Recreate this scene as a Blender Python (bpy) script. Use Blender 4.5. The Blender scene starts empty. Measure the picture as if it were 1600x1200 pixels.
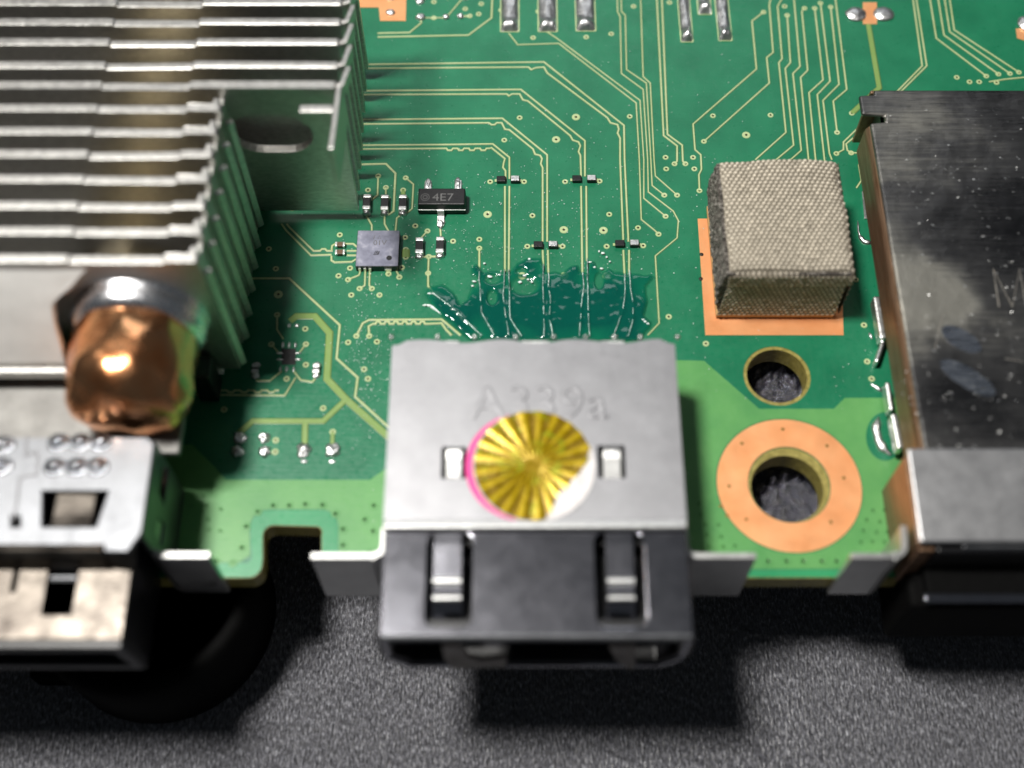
# Close-up of a games console main board. 1 Blender unit = 1 millimetre.
import bpy, bmesh, math, random
from mathutils import Vector, Matrix, noise as mnoise
S = bpy.context.scene
COL = S.collection
R = math.radians
random.seed(7)

# ---------------------------------------------------------------- camera
F, W0, H0 = 2000.0, 1600, 1200          # focal length in photo pixels
TH, D0 = R(62.3), 73.0                  # pitch below the horizon, distance to the board at the picture's centre
CAM = Vector((0, -D0*math.cos(TH), D0*math.sin(TH)))
FWD = Vector((0, math.cos(TH), -math.sin(TH)))
UP = Vector((0, math.sin(TH), math.cos(TH)))
cd = bpy.data.cameras.new('camera'); cam = bpy.data.objects.new('camera', cd); COL.objects.link(cam)
cam.location = CAM; cam.rotation_euler = (R(90)-TH, 0, 0)
cd.sensor_width = 36; cd.lens = 36*F/W0; cd.clip_start = 1; cd.clip_end = 5000
cd.dof.use_dof = True
cd.dof.focus_distance = 79.0
cd.dof.aperture_fstop = 45*1e-3/2.0      # aperture about 2.0 mm across
cd.dof.aperture_blades = 0
S.camera = cam

def ray(px, py):
    return (FWD*F + Vector((1, 0, 0))*(px-800) - UP*(py-600))
def P(px, py, z=0.0):
    d = ray(px, py); t = (z-CAM.z)/d.z; return CAM + d*t
def PV(px, py, Y):
    d = ray(px, py); t = (Y-CAM.y)/d.y; return CAM + d*t
def P2(px, py, z=0.0):
    p = P(px, py, z); return (p.x, p.y)

# ---------------------------------------------------------------- light
S.view_settings.view_transform = 'Standard'; S.view_settings.look = 'None'
S.view_settings.exposure = 0.0; S.view_settings.gamma = 1
wd = bpy.data.worlds.new('World'); S.world = wd; wd.use_nodes = True
bg = wd.node_tree.nodes['Background']; bg.inputs[0].default_value = (.80, .90, 1, 1); bg.inputs[1].default_value = 0.055

def area(name, loc, target, size, power, color, shape='DISK', size_y=None):
    l = bpy.data.lights.new(name, 'AREA'); l.shape = shape; l.size = size
    if size_y: l.size_y = size_y
    l.energy = power; l.color = color
    o = bpy.data.objects.new(name, l); COL.objects.link(o); o.location = loc
    o.rotation_euler = (Vector(target)-Vector(loc)).to_track_quat('-Z', 'Y').to_euler()
    return o
# bench lamp: high, a little to the left and behind
area('bench_lamp', (-70, 8, 218), (0, 0, 0), 38, 7.4e5, (1, .97, .92))
# added softbox panel far behind, out of view, for a soft sheen
area('added_sheen_panel', (30, 480, 430), (0, 0, 0), 260, 2.8e5, (.93, .96, 1), 'RECTANGLE', 160)
S.cycles.use_denoising = True
S.cycles.max_bounces = 8

# ---------------------------------------------------------------- materials
def srgb(r, g, b):
    f = lambda c: (c/255/12.92) if c/255 <= .04045 else ((c/255+.055)/1.055)**2.4
    return (f(r), f(g), f(b), 1)
class NT:
    def __init__(s, name):
        s.m = bpy.data.materials.new(name); s.m.use_nodes = True; s.t = s.m.node_tree
        s.b = s.t.nodes['Principled BSDF']
    def n(s, typ, **kw):
        nd = s.t.nodes.new(typ)
        for k, v in kw.items():
            if k in nd.inputs and not hasattr(nd, k): nd.inputs[k].default_value = v
            elif hasattr(nd, k): setattr(nd, k, v)
            else: nd.inputs[k].default_value = v
        return nd
    def l(s, a, b): s.t.links.new(a, b)
    def coords(s, scale=(1, 1, 1), rot=(0, 0, 0)):
        g = s.n('ShaderNodeNewGeometry'); mp = s.n('ShaderNodeMapping')
        mp.inputs['Scale'].default_value = scale; mp.inputs['Rotation'].default_value = rot
        s.l(g.outputs['Position'], mp.inputs['Vector']); return mp.outputs[0]
    def noise(s, scale=1, detail=3, rough=.5, sc=(1, 1, 1), rot=(0, 0, 0)):
        nd = s.n('ShaderNodeTexNoise'); nd.inputs['Scale'].default_value = scale; nd.inputs['Detail'].default_value = detail
        nd.inputs['Roughness'].default_value = rough
        s.l(s.coords(sc, rot), nd.inputs['Vector']); return nd.outputs['Fac']
    def ramp(s, fac, stops):
        r = s.n('ShaderNodeValToRGB'); e = r.color_ramp.elements
        while len(e) < len(stops): e.new(.5)
        for i, (p, c) in enumerate(stops):
            e[i].position = p; e[i].color = c if len(c) == 4 else (*c, 1)
        s.l(fac, r.inputs[0]); return r.outputs[0]
    def bump(s, h, strength=.3, dist=.05, prev=None):
        b = s.n('ShaderNodeBump'); b.inputs['Strength'].default_value = strength; b.inputs['Distance'].default_value = dist
        s.l(h, b.inputs['Height'])
        if prev is not None: s.l(prev, b.inputs['Normal'])
        return b.outputs[0]
    def set(s, **kw):
        for k, v in kw.items(): s.b.inputs[k.replace('_', ' ')].default_value = v
        return s
def g(v): return (v, v, v, 1)

def metal(name, c0, c1, rough=(.25, .45), scale=1.2, sc=(1, 1, 1), bumps=.1, bscale=8, met=1.0, rot=(0, 0, 0)):
    m = NT(name); f = m.noise(scale, 5, .6, sc, rot)
    m.l(m.ramp(f, [(.3, c0), (.7, c1)]), m.b.inputs['Base Color'])
    m.l(m.ramp(m.noise(scale*1.7, 6, .65, sc, rot), [(.3, g(rough[0])), (.7, g(rough[1]))]), m.b.inputs['Roughness'])
    if bumps: m.l(m.bump(m.noise(bscale, 4, .6, sc, rot), bumps, .05), m.b.inputs['Normal'])
    m.set(Metallic=met); return m.m

def mask_mat(name, c0, c1, rough=.3, weave=.06):
    m = NT(name)
    f = m.noise(.35, 6, .6)
    m.l(m.ramp(f, [(.35, c0), (.65, c1)]), m.b.inputs['Base Color'])
    w = m.n('ShaderNodeTexWave'); w.wave_type = 'BANDS'; w.bands_direction = 'Y'; w.inputs['Scale'].default_value = 1.1
    w.inputs['Distortion'].default_value = 3; w.inputs['Detail'].default_value = 2; w.inputs['Detail Scale'].default_value = 2
    m.l(m.coords(), w.inputs['Vector'])
    w2 = m.n('ShaderNodeTexWave'); w2.wave_type = 'BANDS'; w2.bands_direction = 'X'; w2.inputs['Scale'].default_value = .9
    w2.inputs['Distortion'].default_value = 3; w2.inputs['Detail'].default_value = 2
    m.l(m.coords(), w2.inputs['Vector'])
    b = m.bump(w.outputs['Fac'], weave*.35, .05); b = m.bump(w2.outputs['Fac'], weave*.3, .05, b)
    b = m.bump(m.noise(1, 3, .6, (1.0, 7, 1)), weave*1.5, .05, b)
    b = m.bump(m.noise(9, 3, .6), .10, .04, b)
    m.l(b, m.b.inputs['Normal'])
    m.l(m.ramp(m.noise(3, 5, .7), [(.3, g(rough-.06)), (.75, g(rough+.16))]), m.b.inputs['Roughness'])
    m.set(IOR=1.5); return m.m

M = {}
M['mask'] = mask_mat('green_solder_mask', (.008, .145, .068, 1), (.014, .185, .088, 1))
M['pour'] = mask_mat('green_mask_over_copper', (.085, .285, .085, 1), (.115, .335, .10, 1), .34, .03)
M['trace'] = mask_mat('mask_over_trace', (.42, .52, .25, 1), (.50, .59, .32, 1), .26, .02)
M['trace_wide'] = mask_mat('mask_over_wide_trace', (.19, .30, .08, 1), (.22, .34, .10, 1), .32, .02)
M['trace_shadow'] = mask_mat('painted_trace_shadow', (.075, .105, .035, 1), (.10, .125, .045, 1), .3, .02)  # brown skirt colour, paints a thin shadow beside each trace
M['edgeband'] = mask_mat('mask_over_bare_laminate', (.025, .25, .10, 1), (.035, .30, .12, 1), .3)
def simple(name, c, rough=.5, met=0, bumps=0, bscale=6, c1=None, scale=3, **kw):
    m = NT(name)
    f = m.noise(scale, 5, .6)
    c1 = c1 or tuple(min(1, x*1.3) for x in c[:3])
    m.l(m.ramp(f, [(.35, c), (.65, (*c1[:3], 1))]), m.b.inputs['Base Color'])
    if bumps: m.l(m.bump(m.noise(bscale, 4, .6), bumps, .06), m.b.inputs['Normal'])
    m.set(Roughness=rough, Metallic=met); m.set(**kw); return m.m
M['laminate'] = simple('olive_glass_laminate', (.20, .17, .035, 1), .45, bumps=.5, bscale=5, c1=(.36, .30, .08))
M['copper_pad'] = metal('bare_copper_pad', (.92, .38, .15, 1), (.98, .48, .22, 1), (.36, .5), .4, bumps=.12, bscale=12, met=.5)
M['solder'] = metal('tin_solder', (.62, .62, .62, 1), (.92, .92, .91, 1), (.26, .5), 3, bumps=.7, bscale=4)
M['tinlead'] = metal('tinned_lead', (.7, .7, .69, 1), (.9, .9, .88, 1), (.3, .5), 3, bumps=.35, bscale=5)
M['hole'] = simple('via_hole', (.012, .010, .006, 1), .6)
M['via_gold'] = simple('via_plug', (.30, .20, .05, 1), .35, .6)
M['chip'] = simple('chip_plastic', (.006, .006, .007, 1), .42, bumps=.25, bscale=14)
M['chip_mark'] = simple('faint_grey_marking', (.10, .10, .10, 1), .6)
M['ceramic_brown'] = simple('brown_ceramic', (.12, .065, .035, 1), .45)
M['fin'] = metal('aluminium_fin', (.46, .45, .43, 1), (.68, .67, .64, 1), (.32, .5), 2.5, (1, 1, 3), .4, 9)
M['fin_front'] = metal('aluminium_cover', (.72, .71, .68, 1), (.86, .85, .82, 1), (.55, .65), .4, (1, .3, 1), .3, 6, met=.1)
M['shelf'] = metal('dull_grey_shelf', (.20, .195, .185, 1), (.30, .295, .28, 1), (.5, .62), .6, bumps=.2, bscale=6, met=.5)
M['copper'] = metal('heat_pipe_copper', (.92, .33, .12, 1), (1.0, .55, .28, 1), (.14, .30), .5, bumps=1.0, bscale=.9)
M['matt_black'] = simple('matt_black_plastic', (.003, .003, .003, 1), .7, Specular_IOR_Level=.05)
M['black'] = simple('black_plastic', (.006, .006, .007, 1), .35, bumps=.15)

def shell_mat(name, base, r0, r1, bl=.10):
    m = NT(name)
    f = m.noise(.5, 6, .65)
    m.l(m.ramp(f, [(.3, tuple(x*.9 for x in base)+(1,)), (.7, tuple(min(1, x*1.08) for x in base)+(1,))]), m.b.inputs['Base Color'])
    m.l(m.ramp(m.noise(1.1, 7, .7), [(.3, g(r0)), (.7, g(r1))]), m.b.inputs['Roughness'])
    b = m.bump(m.noise(2.2, 4, .6), bl, .05); b = m.bump(m.noise(14, 3, .6), .16, .03, b)
    m.l(b, m.b.inputs['Normal']); m.set(Metallic=1.0); return m.m
M['cover'] = shell_mat('satin_steel_cover', (.345, .345, .36), .44, .54, .06)
M['mouth'] = shell_mat('polished_steel_mouth', (.36, .36, .40), .16, .20, .04)
M['usb'] = shell_mat('bright_tin_shell', (.20, .206, .218), .36, .52)
M['warm'] = metal('warm_tarnished_tin', (.05, .043, .038, 1), (.18, .16, .138, 1), (.24, .48), .55, bumps=.25, bscale=3)
M['ear'] = shell_mat('steel_ear', (.55, .55, .54), .34, .5)

def shield_mat():
    m = NT('scratched_steel_shield')
    st = m.noise(3.4, 8, .8, (.10, 2.2, 1), (0, 0, R(14)))
    big = m.noise(.16, 3, .5)
    mx = m.n('ShaderNodeMath', operation='MULTIPLY_ADD'); m.l(st, mx.inputs[0]); mx.inputs[1].default_value = .55
    m.l(big, mx.inputs[2])
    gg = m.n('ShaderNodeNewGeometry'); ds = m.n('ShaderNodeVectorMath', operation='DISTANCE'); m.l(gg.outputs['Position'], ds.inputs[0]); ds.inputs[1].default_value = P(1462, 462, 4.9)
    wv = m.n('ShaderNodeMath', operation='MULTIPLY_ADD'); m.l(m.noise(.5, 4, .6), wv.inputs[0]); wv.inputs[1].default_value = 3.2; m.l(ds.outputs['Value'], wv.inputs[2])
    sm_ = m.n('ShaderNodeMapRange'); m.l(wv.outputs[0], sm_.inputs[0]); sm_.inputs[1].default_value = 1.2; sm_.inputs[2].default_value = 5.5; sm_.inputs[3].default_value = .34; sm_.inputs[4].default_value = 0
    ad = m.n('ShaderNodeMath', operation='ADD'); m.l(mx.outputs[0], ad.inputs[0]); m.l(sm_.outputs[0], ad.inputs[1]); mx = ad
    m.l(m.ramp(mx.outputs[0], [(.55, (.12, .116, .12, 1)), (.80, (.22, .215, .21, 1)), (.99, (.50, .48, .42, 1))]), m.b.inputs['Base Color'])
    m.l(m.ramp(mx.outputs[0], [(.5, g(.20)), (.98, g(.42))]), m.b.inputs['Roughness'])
    m.l(m.bump(st, .25, .04, m.bump(m.noise(.5, 3, .5), .25, .3)), m.b.inputs['Normal'])
    m.set(Metallic=1.0); return m.m
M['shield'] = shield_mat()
M['brown_side'] = metal('brown_tarnished_side', (.20, .105, .055, 1), (.36, .23, .15, 1), (.35, .55), 1.0, (3, .35, 3), .3, 6, met=.75)
M['shield_front'] = shell_mat('grey_steel_front_plate', (.56, .56, .57), .38, .46, .04)

def leather():
    m = NT('black_leatherette')
    v = m.n('ShaderNodeTexVoronoi'); v.inputs['Scale'].default_value = 3.8; m.l(m.coords((1.5, .55, 1), (0, 0, R(10))), v.inputs['Vector'])
    v.inputs['Randomness'].default_value = 1
    n2 = m.noise(4.6, 5, .7, (1.7, .6, 1), (0, 0, R(8)))
    b = m.bump(v.outputs['Distance'], 1, .5); b = m.bump(n2, 1, .4, b)
    m.l(b, m.b.inputs['Normal'])
    m.l(m.ramp(n2, [(.40, (.07, .071, .082, 1)), (.54, (.22, .222, .25, 1)), (.68, (.70, .71, .78, 1))]), m.b.inputs['Base Color'])  # pale streaks put the leatherette's sheen into its colour
    m.l(m.ramp(m.noise(.06, 3, .5), [(.35, g(.30)), (.65, g(.48))]), m.b.inputs['Roughness']); m.set(Specular_IOR_Level=1.0); return m.m
M['leather'] = leather()

# ---------------------------------------------------------------- mesh helpers
def link(name, me, mat=None, parent=None, bevel=0, seg=2, smooth=False):
    o = bpy.data.objects.new(name, me); COL.objects.link(o)
    if mat is not None and not me.materials: me.materials.append(mat)
    if parent is not None:
        o.parent = parent
        o.location = -Vector(parent_world(parent))
    if bevel:
        b = o.modifiers.new('bevel', 'BEVEL'); b.width = bevel; b.segments = seg; b.limit_method = 'ANGLE'; b.angle_limit = R(40)
        b.use_clamp_overlap = True
    if smooth:
        for p in me.polygons: p.use_smooth = True
    return o
def parent_world(p):
    v = Vector((0, 0, 0))
    while p is not None: v += p.location; p = p.parent
    return v
def thing(name, label, cat, loc=(0, 0, 0), group=None):
    o = bpy.data.objects.new(name, None); COL.objects.link(o); o.location = loc; o.empty_display_size = .5
    o['label'] = label; o['category'] = cat
    if group: o['group'] = group
    return o
def tag(o, label, cat, group=None):
    o['label'] = label; o['category'] = cat
    if group: o['group'] = group
    return o
def bm_to(name, bm, mat, parent=None, **k):
    me = bpy.data.meshes.new(name); bmesh.ops.recalc_face_normals(bm, faces=bm.faces); bm.to_mesh(me); bm.free()
    return link(name, me, mat, parent, **k)
def plate(name, loops, z0, z1, mat, parent=None, bevel=0, smooth=False, xf=None, seg=2):
    """Flat plate with holes; loops[0] outside, others holes, extruded z0..z1."""
    cu = bpy.data.curves.new(name, 'CURVE'); cu.dimensions = '2D'; cu.fill_mode = 'BOTH'
    for lp in loops:
        sp = cu.splines.new('POLY'); sp.points.add(len(lp)-1)
        for i, p in enumerate(lp): sp.points[i].co = (p[0], p[1], 0, 1)
        sp.use_cyclic_u = True
    cu.extrude = (z1-z0)/2
    tmp = bpy.data.objects.new('tmp', cu); COL.objects.link(tmp)
    dg = bpy.context.evaluated_depsgraph_get(); dg.update()
    me = bpy.data.meshes.new_from_object(tmp.evaluated_get(dg)); bpy.data.objects.remove(tmp); bpy.data.curves.remove(cu)
    me.materials.clear()
    bm = bmesh.new(); bm.from_mesh(me); bmesh.ops.remove_doubles(bm, verts=bm.verts, dist=1e-4)
    for v in bm.verts: v.co.z += (z0+z1)/2
    if xf is not None: bmesh.ops.transform(bm, matrix=xf, verts=bm.verts)
    bmesh.ops.recalc_face_normals(bm, faces=bm.faces)
    bm.to_mesh(me); bm.free(); me.name = name
    for p in me.polygons: p.use_smooth = False
    return link(name, me, mat, parent, bevel=bevel, smooth=smooth, seg=seg)
def xz_frame(Y):   # local (x, y, z) -> world (x, Y - z, y): a plate standing in the plane y = Y, z0..z1 growing toward the viewer
    return Matrix(((1, 0, 0, 0), (0, 0, -1, Y), (0, 1, 0, 0), (0, 0, 0, 1)))
def yz_frame(X):   # local (x, y, z) -> world (X + z, x, y)
    return Matrix(((0, 0, 1, X), (1, 0, 0, 0), (0, 1, 0, 0), (0, 0, 0, 1)))
def add_box(bm, x0, x1, y0, y1, z0, z1):
    vs = [bm.verts.new((x, y, z)) for z in (z0, z1) for x, y in ((x0, y0), (x1, y0), (x1, y1), (x0, y1))]
    for f in ((0, 3, 2, 1), (4, 5, 6, 7), (0, 1, 5, 4), (1, 2, 6, 5), (2, 3, 7, 6), (3, 0, 4, 7)): bm.faces.new([vs[i] for i in f])
def box(name, x0, x1, y0, y1, z0, z1, mat, parent=None, bevel=0, **k):
    bm = bmesh.new(); add_box(bm, x0, x1, y0, y1, z0, z1); return bm_to(name, bm, mat, parent, bevel=bevel, **k)
def rrect(x0, y0, x1, y1, r, n=5):
    out = []
    for cx, cy, a0 in ((x1-r, y1-r, 0), (x0+r, y1-r, 90), (x0+r, y0+r, 180), (x1-r, y0+r, 270)):
        for i in range(n+1):
            a = R(a0+90*i/n); out.append((cx+r*math.cos(a), cy+r*math.sin(a)))
    return out
def circ(cx, cy, r, n=48, ry=None): return [(cx+r*math.cos(2*math.pi*i/n), cy+(ry or r)*math.sin(2*math.pi*i/n)) for i in range(n)]
def offset_path(pts, d):
    out = []
    n = len(pts)
    for i in range(n):
        p = Vector(pts[i]); a = Vector(pts[i-1]) if i else None; b = Vector(pts[i+1]) if i < n-1 else None
        t1 = (p-a).normalized() if a is not None else None; t2 = (b-p).normalized() if b is not None else None
        if t1 is None: nn = Vector((-t2.y, t2.x)); out.append(p+nn*d); continue
        if t2 is None: nn = Vector((-t1.y, t1.x)); out.append(p+nn*d); continue
        n1 = Vector((-t1.y, t1.x)); n2 = Vector((-t2.y, t2.x)); m = (n1+n2)
        if m.length < 1e-6: m = n1
        m.normalize(); k = max(.5, m.dot(n1)); out.append(p+m*(d/k))
    return out
def ribbon(name, pts, w, z0, h, mat, parent, taper=.3, skirt=None):
    """A printed trace: trapezoid cross-section following a 2D path."""
    pts = [Vector(p[:2]) for p in pts]
    q = [pts[0]]
    for p in pts[1:]:
        if (p-q[-1]).length > 1e-3: q.append(p)
    pts = q
    SK = .022 if skirt else 0
    LS = offset_path(pts, w/2+SK); RS = offset_path(pts, -w/2-SK)
    L0 = offset_path(pts, w/2); L1 = offset_path(pts, w/2*(1-taper)); R1 = offset_path(pts, -w/2*(1-taper)); R0 = offset_path(pts, -w/2)
    bm = bmesh.new(); rows = []
    for i in range(len(pts)):
        rows.append([bm.verts.new((L0[i].x, L0[i].y, z0)), bm.verts.new((L1[i].x, L1[i].y, z0+h)), bm.verts.new((R1[i].x, R1[i].y, z0+h)), bm.verts.new((R0[i].x, R0[i].y, z0))])
    for a, b in zip(rows, rows[1:]):
        for j in range(3): bm.faces.new((a[j], b[j], b[j+1], a[j+1]))
    bm.faces.new(rows[0][::-1]); bm.faces.new(rows[-1])
    if skirt:
        for (S_, E_) in ((LS, L0), (RS, R0)):
            rr_ = [(bm.verts.new((a.x, a.y, z0+.001)), bm.verts.new((b.x, b.y, z0+.007))) for a, b in zip(S_, E_)]
            for a, b in zip(rr_, rr_[1:]): bm.faces.new((a[0], a[1], b[1], b[0])).material_index = 1
    o = bm_to(name, bm, mat, parent)
    if skirt: o.data.materials.append(skirt)
    return o
def bent_sheet(name, path, t, z0, z1, mat, parent, bevel=.08):
    A = offset_path([Vector(p) for p in path], t/2); B = offset_path([Vector(p) for p in path], -t/2)
    loop = [(p.x, p.y) for p in A]+[(p.x, p.y) for p in reversed(B)]
    return plate(name, [loop], z0, z1, mat, parent, bevel=bevel)
def profile_sheet(name, prof, x0, x1, t, mat, parent, bevel=.05):
    """A strip with a yz profile, extruded from x0 to x1."""
    A = offset_path([Vector(p) for p in prof], t/2); B = offset_path([Vector(p) for p in prof], -t/2)
    loop = [(p.x, p.y) for p in A]+[(p.x, p.y) for p in reversed(B)]
    return plate(name, [loop], 0, x1-x0, mat, parent, bevel=bevel, xf=yz_frame(x0), smooth=False)
def blob(name, cx, cy, z0, rx, ry, h, mat, parent, seed=0, rough=.15, seg=16, rings=8):
    bm = bmesh.new(); bmesh.ops.create_uvsphere(bm, u_segments=seg, v_segments=rings*2, radius=1)
    bmesh.ops.delete(bm, geom=[v for v in bm.verts if v.co.z < -.05], context='VERTS')
    for v in bm.verts:
        k = 1+rough*mnoise.noise(v.co*1.8+Vector((seed*7.3, seed, 0)))
        v.co = Vector((cx+v.co.x*rx*k, cy+v.co.y*ry*k, z0+max(0, v.co.z)*h*k))
    return bm_to(name, bm, mat, parent, smooth=True)
def lathe(name, prof, origin, mat, parent, axis='z', n=64, jitter=0, smooth=True):
    bm = bmesh.new(); rings = []
    for (r, t) in prof:
        ring = []
        for i in range(n):
            a = 2*math.pi*i/n; x, y = r*math.cos(a), r*math.sin(a)
            v = Vector((x, y, t)) if axis == 'z' else Vector((x, -t, y))
            if jitter and r > 0: v += jitter*Vector((mnoise.noise(v*.6), mnoise.noise(v*.6+Vector((9, 0, 0))), mnoise.noise(v*.6+Vector((0, 9, 0)))))
            ring.append(bm.verts.new(v+Vector(origin)))
        rings.append(ring)
    for a, b in zip(rings, rings[1:]):
        for i in range(n): bm.faces.new((a[i], a[(i+1) % n], b[(i+1) % n], b[i]))
    for rr in (rings[0], rings[-1]):
        try: bm.faces.new(rr)
        except ValueError: pass
    return bm_to(name, bm, mat, parent, smooth=smooth)
def text_mesh(name, body, loc, size, mat, parent, outline=0.0, extr=.01, emb=0, rotz=0, sx=1, align='LEFT'):
    cu = bpy.data.curves.new(name, 'FONT'); cu.body = body; cu.size = size; cu.align_x = align
    cu.resolution_u = 5
    if outline: cu.fill_mode = 'NONE'; cu.bevel_depth = outline; cu.bevel_resolution = 1
    else:
        cu.extrude = extr
        if emb: cu.bevel_depth = emb; cu.bevel_resolution = 2; cu.offset = -emb
    tmp = bpy.data.objects.new('tmp', cu); COL.objects.link(tmp)
    dg = bpy.context.evaluated_depsgraph_get(); dg.update()
    me = bpy.data.meshes.new_from_object(tmp.evaluated_get(dg)); bpy.data.objects.remove(tmp); bpy.data.curves.remove(cu)
    me.materials.clear()
    me.transform(Matrix.Translation(loc) @ Matrix.Rotation(rotz, 4, 'Z') @ Matrix.Diagonal((sx, 1, 1, 1)))
    return link(name, me, mat, parent)

# ---------------------------------------------------------------- table
TZ = -10.0
bm = bmesh.new(); add_box(bm, -420, 420, -300, 500, TZ-3, TZ)
t_ = bm_to('table_surface', bm, M['leather']); t_['kind'] = 'structure'

# ---------------------------------------------------------------- circuit board
board = thing('circuit_board', 'green printed circuit board with fine traces and gold vias under everything', 'circuit board', (0, 0, 0))
YE = P(800, 903)[1]                       # the board's front edge
def pts(l, z=0.0): return [P2(x, y, z) for x, y in l]
def arc_px(cx, cy, r, a0, a1, n=6): return [(cx+r*math.cos(R(a0+(a1-a0)*i/n)), cy+r*math.sin(R(a0+(a1-a0)*i/n))) for i in range(n+1)]
outline_px = [(-500, -420), (2100, -420), (2300, 903), (502, 903)] + [(502, 836)] + arc_px(494, 832, 9, 0, -90, 4) + \
    arc_px(428, 838, 17, -90, -180, 5) + [(411, 872)] + arc_px(388, 881, 22, 0, 90, 5) + [(-800, 903)]
outline = pts(outline_px)
h1c, h2c = P(1214, 587), P(1230, 763)
H1, H2 = 1.72, 1.98
plate('laminate', [outline, circ(h1c.x, h1c.y, H1), circ(h2c.x, h2c.y, H2)], -1.45, -.04, M['laminate'], board)
def shrink(l, d):
    """inset a closed loop"""
    n = len(l); out = []
    ar = sum(l[i][0]*l[(i+1) % n][1]-l[(i+1) % n][0]*l[i][1] for i in range(n)); s = 1 if ar > 0 else -1
    for i in range(n):
        a, p, b = Vector(l[i-1]), Vector(l[i]), Vector(l[(i+1) % n])
        t1, t2 = (p-a).normalized(), (b-p).normalized(); n1 = Vector((-t1.y, t1.x)); m = n1+Vector((-t2.y, t2.x)); m.normalize()
        q = p+m*(s*d/max(.5, m.dot(n1))); out.append((q.x, q.y))
    return out
ringc = P(1233, 757)
RO, RI = 3.95, 2.22
plate('solder_mask', [shrink(outline, .12), circ(h1c.x, h1c.y, H1+.2), circ(ringc.x, ringc.y, RI)], -.04, 0, M['mask'], board)
band_l = [(-800, 880), (375, 880)] + arc_px(380, 868, 14, 60, 0, 3) + [(392, 835)] + arc_px(420, 826, 29, -180, -90, 6) + [(498, 797)] + arc_px(502, 823, 26, -90, 0, 6) + [(528, 900), (640, 900), (640, 891), (1150, 891), (2200, 888), (2300, 902), (503, 902), (503, 836)] + \
    arc_px(494, 832, 10, 0, -90, 4) + arc_px(428, 838, 18, -90, -180, 5) + [(410, 872)] + arc_px(388, 881, 21, 0, 90, 5) + [(-800, 902)]
plate('mask_border', [pts(band_l)], 0, .012, M['edgeband'], board)
pour_l = [(-600, 700), (300, 695), (333, 727), (353, 750), (578, 750), (602, 733), (680, 730), (680, 899), (529, 899)] + arc_px(502, 823, 27, 0, -90, 6) + [(420, 796)] + arc_px(420, 826, 30, -90, -180, 6) + [(391, 868), (374, 879), (-790, 879)]
plate('copper_pour', [pts(pour_l)], 0, .02, M['pour'], board)
pour_r = [(1000, 562), (1100, 564), (1186, 639), (1303, 639), (1320, 622), (2100, 620), (2200, 887), (1000, 890)]
plate('copper_pour', [pts(pour_r), circ(ringc.x, ringc.y, RO+.06, 72)], 0, .02, M['pour'], board)
# screw ring, its drill marks
ring = plate('screw_pad', [circ(ringc.x, ringc.y, RO, 96), circ(ringc.x, ringc.y, RI+.04, 64)], 0, .03, M['copper_pad'], board)
for k, (x, y) in enumerate([(1159, 693), (1223, 671), (1292, 697), (1318, 747), (1298, 816), (1166, 812), (1139, 760), (1126, 791), (1136, 806)]):
    p = P(x, y); lathe('drill_dot', [(.001, .034), (.055, .034), (.1, .031)], (p.x, p.y, 0), M['via_gold'], ring, n=8)
gpad = plate('ground_pad', [pts([(1090, 342), (1312, 342), (1318, 524), (1102, 524)])], 0, .03, M['copper_pad'], board)
for x, y in ((1096, 398), (1095, 436)):
    p = P(x, y); lathe('drill_dot', [(.001, .05), (.10, .05), (.13, .031)], (p.x, p.y, 0), M['hole'], gpad, n=10)
pad2 = plate('ground_pad', [pts([(560, -60), (636, -60), (634, 33), (594, 33), (592, 12), (560, 12)])], 0, .03, M['copper_pad'], board)
blob('solder_spot', *P2(610, 20), .03, .32, .28, .16, M['solder'], pad2, 3)
blob('solder_spot', *P2(610, -2), .03, .32, .22, .16, M['solder'], pad2, 4)

# via: one mesh per size, copied
def via_mesh(name, r, hr):
    bm = bmesh.new(); n = 14
    rings = []
    for rr, z in ((r, 0), (r*.9, .028), (hr*1.25, .03), (hr, .022), (hr*.85, -.0)):
        rings.append([bm.verts.new((rr*math.cos(2*math.pi*i/n), rr*math.sin(2*math.pi*i/n), z)) for i in range(n)])
    for k, (a, b) in enumerate(zip(rings, rings[1:])):
        for i in range(n):
            f = bm.faces.new((a[i], a[(i+1) % n], b[(i+1) % n], b[i])); f.material_index = 1 if k >= 3 else 0
    f = bm.faces.new(rings[-1]); f.material_index = 2
    me = bpy.data.meshes.new(name); bm.to_mesh(me); bm.free()
    for m_ in (M['trace'], M['via_gold'], M['hole']): me.materials.append(m_)
    return me
VS, VB, VP = via_mesh('via', .19, .075), via_mesh('via', .27, .085), via_mesh('via', .24, .10)
vp_me = VP; vp_me.materials.clear()
for m_ in (M['pour'], M['edgeband'], M['mask']): vp_me.materials.append(m_)
def via(x, y, me=VS, z=0.0, s=1.0):
    p = P(x, y); o = bpy.data.objects.new('via', me); COL.objects.link(o); o.parent = board; o.location = (p.x, p.y, z)
    o.rotation_euler = (0, 0, random.random()*6); o.scale = (s, s, 1)
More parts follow.
